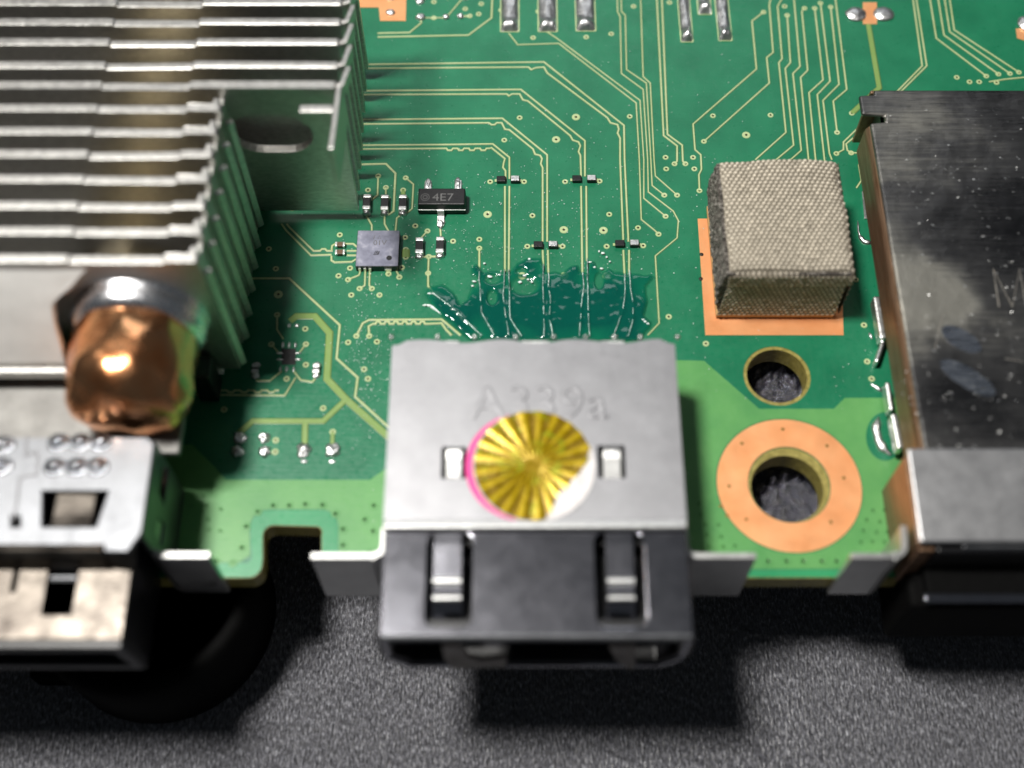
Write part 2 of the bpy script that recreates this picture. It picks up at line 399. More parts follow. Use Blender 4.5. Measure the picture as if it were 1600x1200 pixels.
small = [(812, 184), (788, 219), (984, 182), (833, 59), (916, 58), (955, 53), (990, 10), (783, 16), (841, 18), (1046, 4),
 (752, 6), (748, 22), (727, 14), (734, 25), (678, 3), (678, 28), (1040, 246), (1054, 256), (1071, 256), (1083, 246), (1041, 264), (1085, 264), (1093, 298), (1100, 221), (1193, 19),
 (1114, 181), (1204, 180), (1226, 10), (1230, 24), (1257, 13), (1273, 13), (1282, 5), (1298, 11), (1308, 207), (1331, 177), (1307, 240), (1330, 239), (1345, 239),
 (832, 337), (952, 335), (997, 356), (1029, 366), (1040, 338), (1038, 305), (1058, 305), (1045, 495), (766, 284), (819, 284), (883, 284), (937, 283), (824, 385), (879, 385), (948, 385), (1005, 384),
 (749, 374), (749, 388), (708, 377), (670, 401), (669, 427), (668, 361), (649, 353), (633, 371), (634, 390), (634, 402), (628, 418), (607, 428), (624, 433),
 (591, 275), (603, 293), (630, 297), (634, 278), (575, 297), (531, 367), (547, 419), (529, 431), (544, 437), (562, 451), (581, 451), (549, 461), (593, 461),
 (420, 389), (431, 420), (433, 492), (477, 514), (478, 538), (424, 538), (478, 570), (448, 592), (544, 535), (557, 525), (577, 525), (589, 534), (569, 577), (575, 592), (520, 675), (505, 638), (431, 688), (430, 706), (350, 640), (457, 326),
 (1103, 537), (1337, 437), (1350, 508), (1355, 565), (1362, 592), (1495, 121), (1515, 128), (1530, 128), (1541, 119), (1557, 129), (1560, 116), (1578, 115), (1592, 113)]
big = [(900, 183), (869, 218), (1166, 211), (762, 335), (881, 359), (943, 360), (816, 431), (882, 431), (948, 431), (435, 460)]
for x, y in small: via(x, y)
for x, y in big: via(x, y, VB)
for x, y in [(427, 790), (452, 790), (477, 788), (504, 789), (524, 803), (536, 827), (536, 852), (578, 864), (403, 800), (385, 823), (378, 856), (364, 880), (338, 877), (1200, 877), (1229, 877), (1255, 877), (1284, 877), (1307, 877), (584, 790), (583, 830), (570, 812)]:
    via(x, y, VP, .02)
for x, y in [(1093+20*i+4*j, 786+17*j) for j in range(5) for i in range(4)] + [(1362+18*i-6*j, 796+17*j) for j in range(4) for i in range(3+(j > 0))]:
    if math.hypot(x-1233, (y-757)*1.08) > 128: via(x+random.uniform(-2, 2), y+random.uniform(-2, 2), VP, .02, .62)
for x, y in [(323, 790), (345, 796), (325, 812), (308, 828), (326, 828), (344, 830), (318, 775), (300, 790)]: via(x, y, VP, .02, .6)

PX = 1/27.3
def wig(a, b, amp=4, n=3, side=1):
    """meander between two photo points"""
    a, b = Vector(a), Vector(b); d = b-a; L = d.length; t = d/L; nn = Vector((-t.y, t.x))*side; out = [tuple(a)]
    for i in range(n):
        s0 = L*(i+.15)/n
        for ds, o in ((.0, 0), (.12, amp), (.45, amp), (.57, 0)): q = a+t*(s0+ds*L/n)+nn*o; out.append((q.x, q.y))
    out.append(tuple(b)); return out
def tr(l, w=4.4, mat='trace', z=0.0): ribbon('trace', pts(l), (w*.74 if w < 6 else w)*PX, z, .034, M[mat], board, skirt=M['trace_shadow'])
T = tr
# four looping pairs
T([(560, 227), (700, 226), (770, 225), (796, 246), (796, 280)]); T([(560, 233), (695, 232)] + wig((695, 232), (765, 232), 3, 4) + [(768, 231), (789, 248), (787, 255), (786, 262), (790, 267), (790, 280)])
T([(789, 291), (789, 425)]); T([(796, 291), (795, 425)])
T([(560, 187), (785, 185), (855, 242), (855, 378)]); T([(560, 194), (764, 192), (768, 195), (773, 195), (776, 192), (784, 192), (789, 202), (796, 203), (833, 233), (836, 241), (844, 243), (847, 248), (845, 256), (848, 262), (848, 378)])
T([(848, 391), (849, 418)]); T([(856, 391), (857, 430)])
T([(560, 142), (814, 140), (914, 220), (914, 276)]); T([(560, 148), (792, 147), (795, 150), (800, 147), (812, 147), (817, 156), (825, 158), (891, 212), (895, 219), (904, 222), (907, 228), (904, 237), (907, 243), (908, 276)])
T([(908, 291), (910, 430)]); T([(916, 291), (917, 408)])
T([(560, 101), (850, 97), (975, 196), (976, 250), (982, 378)]); T([(560, 107), (826, 105), (830, 109), (837, 106), (850, 105), (855, 114), (949, 184), (954, 192), (965, 195), (967, 202), (965, 208), (969, 216), (969, 250), (974, 378)])
T([(974, 391), (976, 432)]); T([(983, 391), (983, 426)])
# long right-hand runs
T([(795, 52), (809, 70), (873, 68), (994, 161), (999, 250), (1002, 343), (1023, 360), (1029, 366)], 3.2)
T([(855, 50), (870, 60), (1000, 157), (1006, 250), (1006, 310), (1040, 338)], 3.2)
T([(964, -30), (965, 18), (969, 26), (971, 115), (1005, 140), (1012, 250), (1013, 300), (1052, 330), (1060, 345), (1058, 372), (1024, 400), (1030, 505), (1012, 524)], 3.2)
T([(970, -30), (971, 18), (977, 24), (979, 109), (1010, 130), (1017, 250), (1019, 290), (1038, 305)], 3.2)
T([(1000, -30), (1005, 120), (1016, 130), (1022, 250), (1024, 275), (1058, 305)], 3.2)
T([(1025, -30), (1037, 212), (1058, 228), (1058, 252), (1054, 256)]); T([(1033, -30), (1043, 210), (1066, 227), (1067, 252), (1071, 256)])
T([(1193, 19), (1175, 33), (1182, 108), (1083, 194), (1086, 234), (1095, 242), (1096, 265), (1092, 273), (1093, 298)], 4)
T([(1210, -30), (1202, 8), (1208, 82), (1198, 90), (1202, 130), (1100, 221)], 4)
for l in ([(1232, -20), (1215, 10), (1222, 92), (1217, 98), (1228, 207), (1180, 250)], [(1230, 24), (1235, 98), (1227, 107), (1240, 227), (1210, 252)],
          [(1239, -20), (1250, 104), (1239, 115), (1252, 235), (1235, 250)], [(1257, 13), (1253, 18), (1262, 110), (1251, 121), (1264, 256)],
          [(1273, 13), (1286, 125), (1264, 145), (1275, 256)], [(1282, 5), (1297, 127), (1277, 148), (1289, 256)], [(1298, 11), (1311, 132), (1286, 157), (1296, 240), (1300, 250)],
          [(1303, -20), (1323, 140), (1302, 158), (1308, 207)], [(1424, -20), (1441, 103), (1400, 145)], [(1429, -20), (1448, 103), (1406, 145)],
          [(1450, -20), (1463, 60), (1541, 119)], [(1463, -20), (1475, 55), (1560, 116)], [(1473, -20), (1484, 50), (1578, 115)], [(1481, -20), (1491, 47), (1592, 113)],
          [(1346, 195), (1318, 222), (1318, 234), (1307, 240)], [(1352, 200), (1322, 225), (1324, 235), (1330, 239), (1345, 239)], [(1350, 250), (1342, 258), (1346, 282), (1338, 294)],
          [(1545, 128), (1570, 124), (1610, 120)]): T(l, 4)
T([(1357, 38), (1374, 137), (1331, 177)], 9, 'trace_wide')
T([(590, 52), (640, 51), (658, 36), (658, 30)]); T([(590, 58), (732, 55), (768, 28), (770, -20)])
T([(657, 28), (697, 28)], 3); T([(697, 28), (725, -5)], 3.5); T([(719, 26), (734, 25)], 5)
# small circuit round the square chip
T([(560, 257), (603, 256), (618, 271), (615, 330), (606, 336)], 5); T([(591, 275), (590, 305), (580, 313)], 4); T([(603, 293), (603, 308)], 4)
T([(634, 278), (646, 288), (644, 326), (636, 333)], 4); T([(630, 297), (630, 308)], 7, 'trace_wide')
T([(601, 335), (601, 350), (607, 361)], 4); T([(627, 335), (620, 341), (618, 361)], 4); T([(573, 338), (581, 352), (581, 361)], 4)
T([(700, 0), (700, 1)], 2)
T([(688, 355), (689, 372)], 4); T([(668, 361), (657, 373)], 4); T([(658, 401), (670, 401), (688, 401)], 5); T([(670, 401), (669, 427), (669, 447), (676, 455), (700, 476), (752, 524)], 4.5)
T([(749, 388), (749, 428)], 4.5)
T([(634, 390), (634, 402)], 13, 'trace_wide')
T([(440, 350), (447, 360), (486, 399), (518, 398)]); T([(448, 350), (452, 355), (490, 392), (500, 392), (503, 389), (508, 389), (511, 392), (520, 392)])
T([(518, 392), (519, 384), (524, 381), (552, 381), (558, 386)]); T([(518, 400), (518, 407), (523, 410), (550, 409), (558, 404)]); T([(542, 392), (559, 392)]); T([(542, 399), (559, 399)])
T([(565, 418), (561, 430), (544, 437)], 4); T([(571, 418), (570, 446), (562, 451)], 4); T([(578, 418), (577, 446), (581, 451)], 4); T([(602, 420), (607, 428)], 4); T([(618, 420), (624, 433)], 4)
T([(300, 435), (452, 435), (531, 508), (526, 560), (559, 590), (555, 620), (612, 672)], 5)
T([(453, 502), (463, 494), (492, 494), (515, 520), (511, 592), (541, 624), (610, 685)], 11, 'trace_wide')
T([(541, 624), (505, 658), (395, 658), (375, 675), (374, 690)], 9, 'trace_wide', .002); T([(477, 660), (476, 698)], 9, 'trace_wide', .001); T([(520, 675), (519, 698)], 6, 'trace_wide')
T([(433, 492), (433, 515), (443, 530)], 3.5); T([(478, 538), (468, 551)], 3.5); T([(424, 538), (436, 552)], 3.5); T([(459, 580), (470, 594), (488, 597), (494, 590)], 4)
T([(440, 580), (422, 595), (400, 595)], 3.5); T([(462, 590), (445, 618), (330, 617), (300, 617)], 3.5); T(wig((330, 610), (436, 610), 3, 5), 3.5)
T([(557, 525), (567, 505), (577, 500), (690, 499), (720, 524)], 5); T([(577, 525), (576, 510), (583, 506)] + wig((585, 506), (668, 506), -3.5, 6) + [(690, 505), (697, 515), (706, 524)], 5)
# bare repaired conductors running under the lacquer
wires = [[(788, 424), (788, 440), (786, 465), (789, 490), (795, 526)], [(795, 424), (796, 450), (796, 480), (797, 500), (815, 528)],
 [(849, 416), (848, 440), (849, 470), (850, 528)], [(857, 429), (857, 450), (860, 470), (858, 500), (864, 528)],
 [(910, 429), (912, 450), (908, 480), (905, 528)], [(917, 407), (918, 430), (918, 450), (919, 500), (921, 528)],
 [(976, 431), (976, 465), (972, 490), (958, 528)], [(983, 425), (985, 455), (989, 480), (988, 505), (981, 528)],
 [(749, 427), (749, 440), (751, 470), (752, 490), (772, 526)], [(678, 462), (700, 478), (725, 500), (752, 527)]]
M['bare'] = metal('bare_repaired_wire', (.02, .12, .09, 1), (.75, .88, .82, 1), (.25, .5), 2.2, bumps=.9, bscale=7, met=.6)
M['glint'] = simple('painted_glint_white', (.75, .85, .8, 1), .25)  # white beads painted in for highlights on the wet lacquer
for k, w in enumerate(wires):
    cu = bpy.data.curves.new('repaired_wire', 'CURVE'); cu.dimensions = '3D'; cu.bevel_depth = .036; cu.bevel_resolution = 1
    sp = cu.splines.new('POLY')
    q = [P(x, y, .0) for x, y in w]; fine = []
    for a, b in zip(q, q[1:]):
        for i in range(8): fine.append(a.lerp(b, i/8))
    fine.append(q[-1]); sp.points.add(len(fine)-1)
    for i, p in enumerate(fine):
        dx = .035*mnoise.noise(Vector((p.y*1.5, k*3, 0))); sp.points[i].co = (p.x+dx, p.y, .205+.03*mnoise.noise(Vector((p.y*2, k, 5))), 1)
        sp.points[i].radius = 1.0+.8*max(0, mnoise.noise(Vector((p.y*2.5, k*5, 2))))
    tmp = bpy.data.objects.new('tmp', cu); COL.objects.link(tmp); dg = bpy.context.evaluated_depsgraph_get(); dg.update()
    me = bpy.data.meshes.new_from_object(tmp.evaluated_get(dg)); bpy.data.objects.remove(tmp)
    me.materials.clear(); link('repaired_wire', me, M['bare'], board)

# tall tinned pads at the back and other bare pads
def slug(x0, x1, y1, y0=-40, h=.30):
    a, b = P(x0, y1), P(x1, y1); c = P((x0+x1)/2, y0); w = (b.x-a.x); X = (a.x+b.x)/2
    n, m_ = 12, 30; bm = bmesh.new(); rows = []
    for j in range(m_+1):
        y = a.y+(c.y-a.y)*j/m_; row = []
        endk = 1+.9*math.exp(-((y-a.y-.45)/.40)**2)
        for i in range(n+1):
            u = i/n*2-1; z = h*endk*math.sqrt(max(0, 1-u*u))*min(1, math.sqrt((y-a.y)/.35+.0))
            z *= 1+.25*mnoise.noise(Vector((u*1.5, y*1.3, X)))
            row.append(bm.verts.new((X+u*w/2*(1+.05*mnoise.noise(Vector((y*2, X, 0)))), y, z+.002)))
        rows.append(row)
    for r0, r1 in zip(rows, rows[1:]):
        for i in range(n): bm.faces.new((r0[i], r0[i+1], r1[i+1], r1[i]))
    p = plate('bare_pad', [rrect(X-w/2-.03, a.y-.03, X+w/2+.03, c.y, .1)], 0, .035, M['trace'], board)
    bm_to('solder_slug', bm, M['solder'], p, smooth=True)
for x0, x1, y1 in ((782, 811, 50), (841, 871, 50), (900, 931, 49), (1064, 1083, 66), (1091, 1112, 23), (1123, 1144, 64)): slug(x0, x1, y1)
def dimple(x, y, r, h=.22, seed=0, ry=None):
    p = P(x, y); blob('solder_bump', p.x, p.y, 0, r, ry or r, h, M['solder'], board, seed, .3)
for k, (x, y, r) in enumerate([(657, 1, .34), (657, 27, .34), (697, 27, .24), (719, 26, .24), (726, -3, .26)]): dimple(x, y, r, .2, k)
pp = plate('bare_pad', [pts([(1348, 4), (1370, 4), (1370, 38), (1348, 38)])], 0, .03, M['copper_pad'], board)
for k, x in enumerate((1337, 1381)):
    p = P(x, 23); blob('solder_bump', p.x, p.y, .03, .72, .62, .26, M['solder'], board, 20+k, .12)
pp = plate('bare_pad', [pts([(1587, 45), (1625, 45), (1628, 72), (1589, 60)])], 0, .03, M['copper_pad'], board)
p = P(1603, 38); blob('solder_bump', p.x, p.y, .02, .6, .7, .3, M['solder'], board, 31, .15)
for k, (x, y) in enumerate([(475, 704), (519, 704), (375, 685), (371, 706), (413, 684), (414, 706)]):
    p = P(x, y); r = .43 if k < 2 else .34
    b_ = blob('solder_bump', p.x, p.y, 0, r, r, .26, M['solder'], board, 40+k, .45, 24, 10)
for k, (x, y) in enumerate([(475, 721), (519, 721)]): dimple(x, y, .2, .05, 60+k, .12)
for k, (x, y, rx, ry) in enumerate([(452, 509, .12, .14), (464, 509, .14, .14), (442, 539, .08, .2), (452, 539, .08, .2), (462, 539, .09, .2), (437, 552, .2, .07), (437, 562, .2, .07), (466, 552, .2, .07), (466, 562, .2, .07), (438, 577, .08, .2), (448, 577, .1, .18), (459, 577, .08, .2)]):
    dimple(x, y, rx, .08, 70+k, ry)
plate('solder_gap', [pts([(440, 545), (462, 545), (462, 570), (440, 570)])], 0, .02, M['chip'], board)
# solder fillets along the shield's feet
def smear(l, w=.28, h=.2, name='solder_fillet', parent=board, mt='solder'):
    q = [P(x, y) for x, y in l]; bm = bmesh.new(); rows = []
    fine = []
    for a, b in zip(q, q[1:]):
        for i in range(6): fine.append(a.lerp(b, i/6))
    fine.append(q[-1]); n = len(fine)
    for i, p in enumerate(fine):
        t = (fine[min(n-1, i+1)]-fine[max(0, i-1)]).normalized(); nn = Vector((-t.y, t.x, 0)); e = math.sin(math.pi*min(1, max(0, (i+.4)/(n-.2))))**.5
        e *= 1+.5*mnoise.noise(p*1.7)
        rows.append([bm.verts.new(p+nn*(w*e*math.cos(a_))+Vector((0, 0, h*e*math.sin(a_)+.002))) for a_ in [math.pi*k/7 for k in range(8)]])
    for a, b in zip(rows, rows[1:]):
        for i in range(7): bm.faces.new((a[i], a[i+1], b[i+1], b[i]))
    return bm_to(name, bm, M[mt], parent, smooth=True)
smear([(1373, 652), (1368, 670), (1372, 688), (1380, 702), (1393, 712)], .32, .3)
plate('trace_clearance', [[P2(1383+30*math.cos(a), 682+38*math.sin(a)) for a in [2*math.pi*i/32 for i in range(32)]]], .0, .024, M['mask'], board)
smear([(1342, 368), (1350, 378), (1362, 381)], .2, .2); smear([(1340, 345), (1341, 362), (1344, 372)], .07, .12)
smear([(1360, 600), (1370, 606), (1378, 612)], .12, .12); smear([(1358, 520), (1362, 530)], .1, .1)
plate('bare_pad', [pts([(1346, 300), (1355, 300), (1358, 343), (1350, 343)])], 0, .12, M['tinlead'], board, bevel=.04)

# dust on the board: nobody could count it
bm = bmesh.new()
def flake(p, s):
    a = random.random()*6.28; q = [bm.verts.new(p+Vector((s*random.uniform(.5, 1.3)*math.cos(a+k*2.1), s*random.uniform(.5, 1.3)*math.sin(a+k*2.1), random.uniform(0, s)))) for k in range(3)]
    bm.faces.new(q)
for i in range(2300):
    x = random.uniform(540, 1360); y = random.uniform(60, 880)
    if random.random() < .55: x = random.gauss(800, 130); y = random.gauss(380, 90)
    if random.random() < .22: x = random.gauss(575, 25); y = random.gauss(560, 70)
    if x < 470 or y < 5 or y > 890 or (1100 < x < 1360 and 642 < y < 872): continue
    if math.hypot(x-1214, y-587) < 60: continue
    flake(P(x, y, .04), random.choice((.012, .02, .03, .045)))
M['dust'] = simple('pale_dust', (.55, .62, .58, 1), .5)
d_ = bm_to('dust', bm, M['dust']); d_['kind'] = 'stuff'; d_['label'] = 'pale dust specks scattered over the green board'

# ---------------------------------------------------------------- lacquer
poly = [(661, 458), (672, 447), (690, 442), (702, 449), (712, 462), (720, 474), (729, 466), (733, 450), (738, 436), (734, 420), (744, 411), (757, 424), (775, 422), (795, 426), (806, 412), (822, 404), (845, 402), (857, 424), (880, 424), (888, 415), (903, 413), (909, 425), (917, 425), (921, 406), (932, 407), (935, 417), (941, 424), (950, 419), (960, 424), (982, 427), (1018, 428), (1025, 434), (1012, 448), (1014, 470), (1009, 492), (1020, 503), (1021, 512), (1012, 520), (1004, 535), (735, 535), (712, 516), (690, 495), (670, 475)]
holes_px = [(820, 447, 22, 15), (769, 466, 8, 12), (770, 437, 12, 8), (936, 440, 7, 13), (742, 440, 6, 10), (815, 425, 9, 5)]
def poly_d(x, y):
    ins = False; dm = 1e9; n = len(poly)
    for i in range(n):
        x1, y1 = poly[i]; x2, y2 = poly[(i+1) % n]
        if (y1 > y) != (y2 > y) and x < (x2-x1)*(y-y1)/(y2-y1)+x1: ins = not ins
        t = max(0, min(1, ((x-x1)*(x2-x1)+(y-y1)*(y2-y1))/((x2-x1)**2+(y2-y1)**2)))
        dm = min(dm, math.hypot(x-x1-t*(x2-x1), y-y1-t*(y2-y1)))
    return dm if ins else -dm
def sst(a, b, v):
    t = max(0, min(1, (v-a)/(b-a))); return t*t*(3-2*t)
bm = bmesh.new(); lay = bm.verts.layers.float_color.new('thick'); st = 1.6
nx, ny = int((1032-655)/st), int((534-398)/st); grid = {}
for j in range(ny):
    for i in range(nx):
        x, y = 655+i*st, 398+j*st
        nz = mnoise.noise(Vector((x*.05, y*.05, 3)))
        d = poly_d(x+3*nz, y+3*mnoise.noise(Vector((x*.07, y*.07, 9))))
        if d < -1: continue
        t = sst(-.5, 7, d)
        t *= .62+.25*sst(0, 40, d)+.45*mnoise.noise(Vector((x*.022, y*.03, 1)))+.18*sst(440, 500, y)
        for hx, hy, ax, ay in holes_px:
            q = math.hypot((x-hx)/ax, (y-hy)/ay); t *= .06+.94*sst(.75, 1.25, q)
        t = max(0, min(1, t)); p = P(x, y)
        hgt = .02+.17*t+.025*t*mnoise.noise(Vector((x*.12, y*.12, 0)))+.02*nz*t
        for w in wires:   # lacquer climbs the wires
            for a, b in zip(w, w[1:]):
                if min(a[1], b[1])-1 <= y <= max(a[1], b[1])+1:
                    k = (y-a[1])/((b[1]-a[1]) or 1); hgt += .05*t*math.exp(-((x-a[0]-k*(b[0]-a[0]))/3.5)**2); break
        v = bm.verts.new((p.x, p.y, hgt if d > 0 else -.02)); v[lay] = (t, t, t, 1); grid[i, j] = v
for (i, j) in list(grid):
    q = [grid.get(k) for k in ((i, j), (i, j+1), (i+1, j+1), (i+1, j))]
    if all(q): bm.faces.new(q)
m = NT('dark_green_lacquer'); at = m.n('ShaderNodeAttribute', attribute_name='thick')
m.l(m.ramp(at.outputs['Fac'], [(.0, (.012, .20, .10, 1)), (.45, (.004, .165, .088, 1)), (.9, (.001, .080, .058, 1))]), m.b.inputs['Base Color'])
m.l(m.ramp(at.outputs['Fac'], [(.0, g(0)), (.12, g(.35)), (.5, g(.78)), (1, g(.93))]), m.b.inputs['Alpha'])
m.l(m.bump(m.noise(1.5, 2, .5), .14, .08), m.b.inputs['Normal']); m.set(Roughness=.10, IOR=1.5, Coat_Weight=.3, Coat_Roughness=.03)
lq = bm_to('lacquer_patch', bm, m.m, smooth=True); tag(lq, 'glossy dark green repair lacquer brushed over thin wires behind the metal port', 'lacquer')
flk = [(820, 431), (825, 437), (813, 441), (831, 441), (764, 432), (781, 430), (766, 433), (827, 405), (671, 459), (677, 459), (665, 477), (672, 478), (703, 485), (710, 490), (718, 496), (875, 450), (878, 453), (872, 448), (936, 393), (942, 396), (948, 402), (953, 409), (922, 410), (940, 420), (929, 418), (983, 499), (985, 503), (1008, 503), (1012, 506), (946, 452), (950, 458), (741, 440), (738, 447), (757, 412), (1005, 500)]
for k, (x, y) in enumerate(flk):
    p = P(x, y, .1); blob('painted_glint', p.x, p.y, .12, random.uniform(.05, .13), random.uniform(.04, .08), .06, M['glint'], lq, k, .5, 8, 4)
smear([(672, 458), (684, 458), (694, 464), (700, 470)], .12, .16, 'painted_glint', lq, 'glint'); smear([(700, 478), (712, 486), (722, 498), (730, 508)], .13, .12, 'painted_glint', lq, 'glint')
smear([(660, 477), (672, 478), (682, 485), (690, 492)], .08, .12, 'painted_glint', lq, 'glint')

# ---------------------------------------------------------------- small parts on the board
def chip_res(px, py, label, w=.50, l=1.12, h=.42, rot=0, group='small black resistors standing by the square chip'):
    p = P(px, py); t = thing('chip_resistor', label, 'resistor', (p.x, p.y, 0), group)
    def b(name, x0, x1, y0, y1, z0, z1, mt, bev=.03):
        bm = bmesh.new(); add_box(bm, x0, x1, y0, y1, z0, z1); me = bpy.data.meshes.new(name); bmesh.ops.recalc_face_normals(bm, faces=bm.faces); bm.to_mesh(me); bm.free()
        o = link(name, me, mt); o.parent = t; mo = o.modifiers.new('bevel', 'BEVEL'); mo.width = bev; mo.segments = 2; return o
    b('body', -w/2+.01, w/2-.01, -l/2+.27, l/2-.25, .04, h, M['chip'])
    b('end_cap', -w/2, w/2, l/2-.25, l/2, .03, h+.02, M['tinlead'], .05)
    b('end_cap', -w/2, w/2, -l/2, -l/2+.27, .03, h+.02, M['tinlead'], .05)
    for s in (-1, 1):
        me = blob('solder_joint', 0, s*(l/2+.05), 0, w/2+.04, .2, h*.55, M['solder'], None, px+s, .3, 12, 5).data
        o = [o for o in COL.objects if o.data is me][0]; o.parent = t
    t.rotation_euler = (0, 0, rot); return t
chip_res(574, 321, 'black chip resistor half under the heatsink edge, leftmost of three', group='small black resistors standing by the square chip')
chip_res(602, 322, 'black chip resistor with clean black top, middle of three above the square chip')
chip_res(630, 322, 'black chip resistor nearest the black transistor, above the square chip')
chip_res(656, 389, 'black chip resistor just right of the square chip, below the transistor')
chip_res(688, 388, 'black chip resistor wired straight to the lower leg of the transistor')
chip_res(495, 579, 'tiny black resistor standing at the right end of the empty pads', .42, .62, .3, group='tiny parts round the empty pads')
chip_res(400, 579, 'tiny dark resistor in the shade left of the empty pads', .42, .62, .3, group='tiny parts round the empty pads')
def cap_h(px, py, label):
    p = P(px, py); t = thing('chip_capacitor', label, 'capacitor', (p.x, p.y, 0), 'tiny brown capacitors left of the square chip')
    for nm, a, b_, mt in (('body', -.16, .16, M['ceramic_brown']), ('end_cap', -.30, -.16, M['tinlead']), ('end_cap', .16, .30, M['tinlead'])):
        box(nm, p.x+a, p.x+b_, p.y-.16, p.y+.16, .03, .28, mt, t, bevel=.03)
cap_h(532, 385, 'tiny brown capacitor, upper one of the two left of the square chip'); cap_h(532, 397, 'tiny brown capacitor, lower one of the two left of the square chip')

def diode(px, py, label, dark):
    p = P(px, py); t = thing('chip_diode', label, 'diode', (p.x, p.y, 0), 'tiny diodes on the paired traces')
    box('body', p.x-.28, p.x+.28, p.y-.22, p.y+.20, .03, .30, M['chip'], t, bevel=.04)
    if dark:
        box('end_cap', p.x+.24, p.x+.31, p.y-.20, p.y+.18, .025, .20, M['chip'], t, bevel=.02)
    else:
        box('metal_top', p.x-.26, p.x+.24, p.y-.17, p.y+.18, .30, .33, M['solder'], t, bevel=.02)
    box('terminal', p.x-.40 if dark else p.x+.26, p.x-.26 if dark else p.x+.40, p.y-.09, p.y+.09, .02, .07, M['trace'], t)
nm = ['leftmost pair of traces, upper row', 'third pair of traces, upper row', 'second pair of traces, lower row', 'fourth pair of traces, lower row']
for k, (xl, xr, y) in enumerate([(783, 805, 283), (901, 924, 282), (841, 864, 385), (968, 991, 383)]):
    diode(xl, y, 'matt black diode on the left side of the ' + nm[k], True); diode(xr, y, 'silver topped diode on the right side of the ' + nm[k], False)

# transistor
p = P(690, 312); tx = thing('transistor', 'black three-legged transistor with faint grey marking above the resistors', 'transistor', (p.x, p.y, 0))
hs = .95; a, b_ = P(654, 294, hs), P(727, 319, hs)
bm = bmesh.new(); add_box(bm, a.x, b_.x-.03, b_.y, a.y, .12, hs)
for v in bm.verts:
    if v.co.z < .5: v.co.y += -.10 if v.co.y < (a.y+b_.y)/2 else .1; v.co.x += -.05 if v.co.x < p.x else .05
bm_to('body', bm, M['chip'], tx, bevel=.06)
box('seam', a.x-.03, b_.x, b_.y-.09, a.y+.05, .42, .47, M['tinlead'], tx, bevel=.01)
def leg(px, y0px, y1px, wid, d):
    c = P(px, 0).x; c = P(px, (y0px+y1px)/2).x
    ya = b_.y+.15 if d < 0 else a.y-.1; yb = P(px, y1px if d < 0 else y0px).y
    pr = [(ya, .45), (ya+d*.28, .45), (ya+d*.45, .12), (yb, .06)]
    profile_sheet('leg', pr, c-wid/2, c+wid/2, .12, M['tinlead'], tx, .03)
    blob('solder_joint', c, (ya+d*.45+yb)/2+d*.1, 0, wid*.62, abs(yb-ya-d*.4)*.6, .2, M['solder'], tx, px, .3)
leg(669, 284, 296, .40, 1); leg(716, 283, 296, .40, 1); leg(689, 330, 354, .42, -1)
text_mesh('marking', '4E7', (a.x+.85, b_.y+.26, hs+.001), .78, M['chip_mark'], tx, extr=.002, sx=1.12)
for r1_, r2_ in ((.27, .235), (.15, .11)): plate('marking', [circ(a.x+.42, b_.y+.52, r1_, 24), circ(a.x+.42, b_.y+.52, r2_, 24)], hs-.002, hs+.004, M['chip_mark'], tx)
# square chip
hs = .55; a, b_ = P(559, 360, hs), P(622, 416, hs); p = P(590, 392)
qf = thing('square_chip', 'square grey violet chip with a black corner dot and tiny logo', 'chip', (p.x, p.y, 0))
m = NT('hazy_chip_top')
m.l(m.ramp(m.noise(1.6, 6, .6), [(.38, (.17, .175, .235, 1)), (.56, (.25, .255, .33, 1)), (.72, (.42, .42, .50, 1))]), m.b.inputs['Base Color']); m.set(Roughness=.42)
m.l(m.bump(m.noise(10, 3, .6), .2, .04), m.b.inputs['Normal'])
plate('body', [rrect(a.x, b_.y, b_.x, a.y, .02, 1)], .04, hs, M['chip'], qf, bevel=.015)
plate('top_face', [rrect(a.x+.02, b_.y+.02, b_.x-.02, a.y-.02, .02, 1)], hs, hs+.006, m.m, qf)
c = P(608, 403, hs+.008); plate('corner_dot', [circ(c.x, c.y, .17, 20)], hs+.006, hs+.012, M['chip'], qf)
c = P(583, 398, hs+.008)
plate('logo', [[(c.x+x*.1, c.y+y*.1) for x, y in l] for l in ([(0, 0), (3.2, 0), (3.9, 2.6), (3.3, 2.6), (2.4, .5), (.2, .5)],)], hs+.006, hs+.012, M['chip'], qf)
plate('logo', [[(c.x+x*.1, c.y+y*.1) for x, y in [(.5, .8), (1.0, .8), (1.9, 2.8), (1.4, 2.8)]]], hs+.006, hs+.012, M['chip'], qf)
plate('logo', [[(c.x+x*.1, c.y+y*.1) for x, y in [(1.5, .9), (2.3, .9), (2.5, 2.0), (3.0, 2.8), (2.2, 2.7)]]], hs+.006, hs+.012, M['chip'], qf)
c = P(583, 383, hs); text_mesh('marking', '01V', (c.x, c.y, hs+.008), .5, M['chip_mark'], qf, extr=.001)
c = P(583, 374, hs); text_mesh('marking', '/ \u2234', (c.x, c.y, hs+.008), .45, M['chip_mark'], qf, extr=.001)
for k in range(3):
    c = P(563+k*8, 419); box('terminal', c.x-.07, c.x+.07, b_.y-.05, b_.y+.1, .02, .35, M['tinlead'], qf)
c = P(607, 419); box('terminal', c.x-.2, c.x+.2, b_.y-.03, b_.y+.1, .02, .25, M['tinlead'], qf)

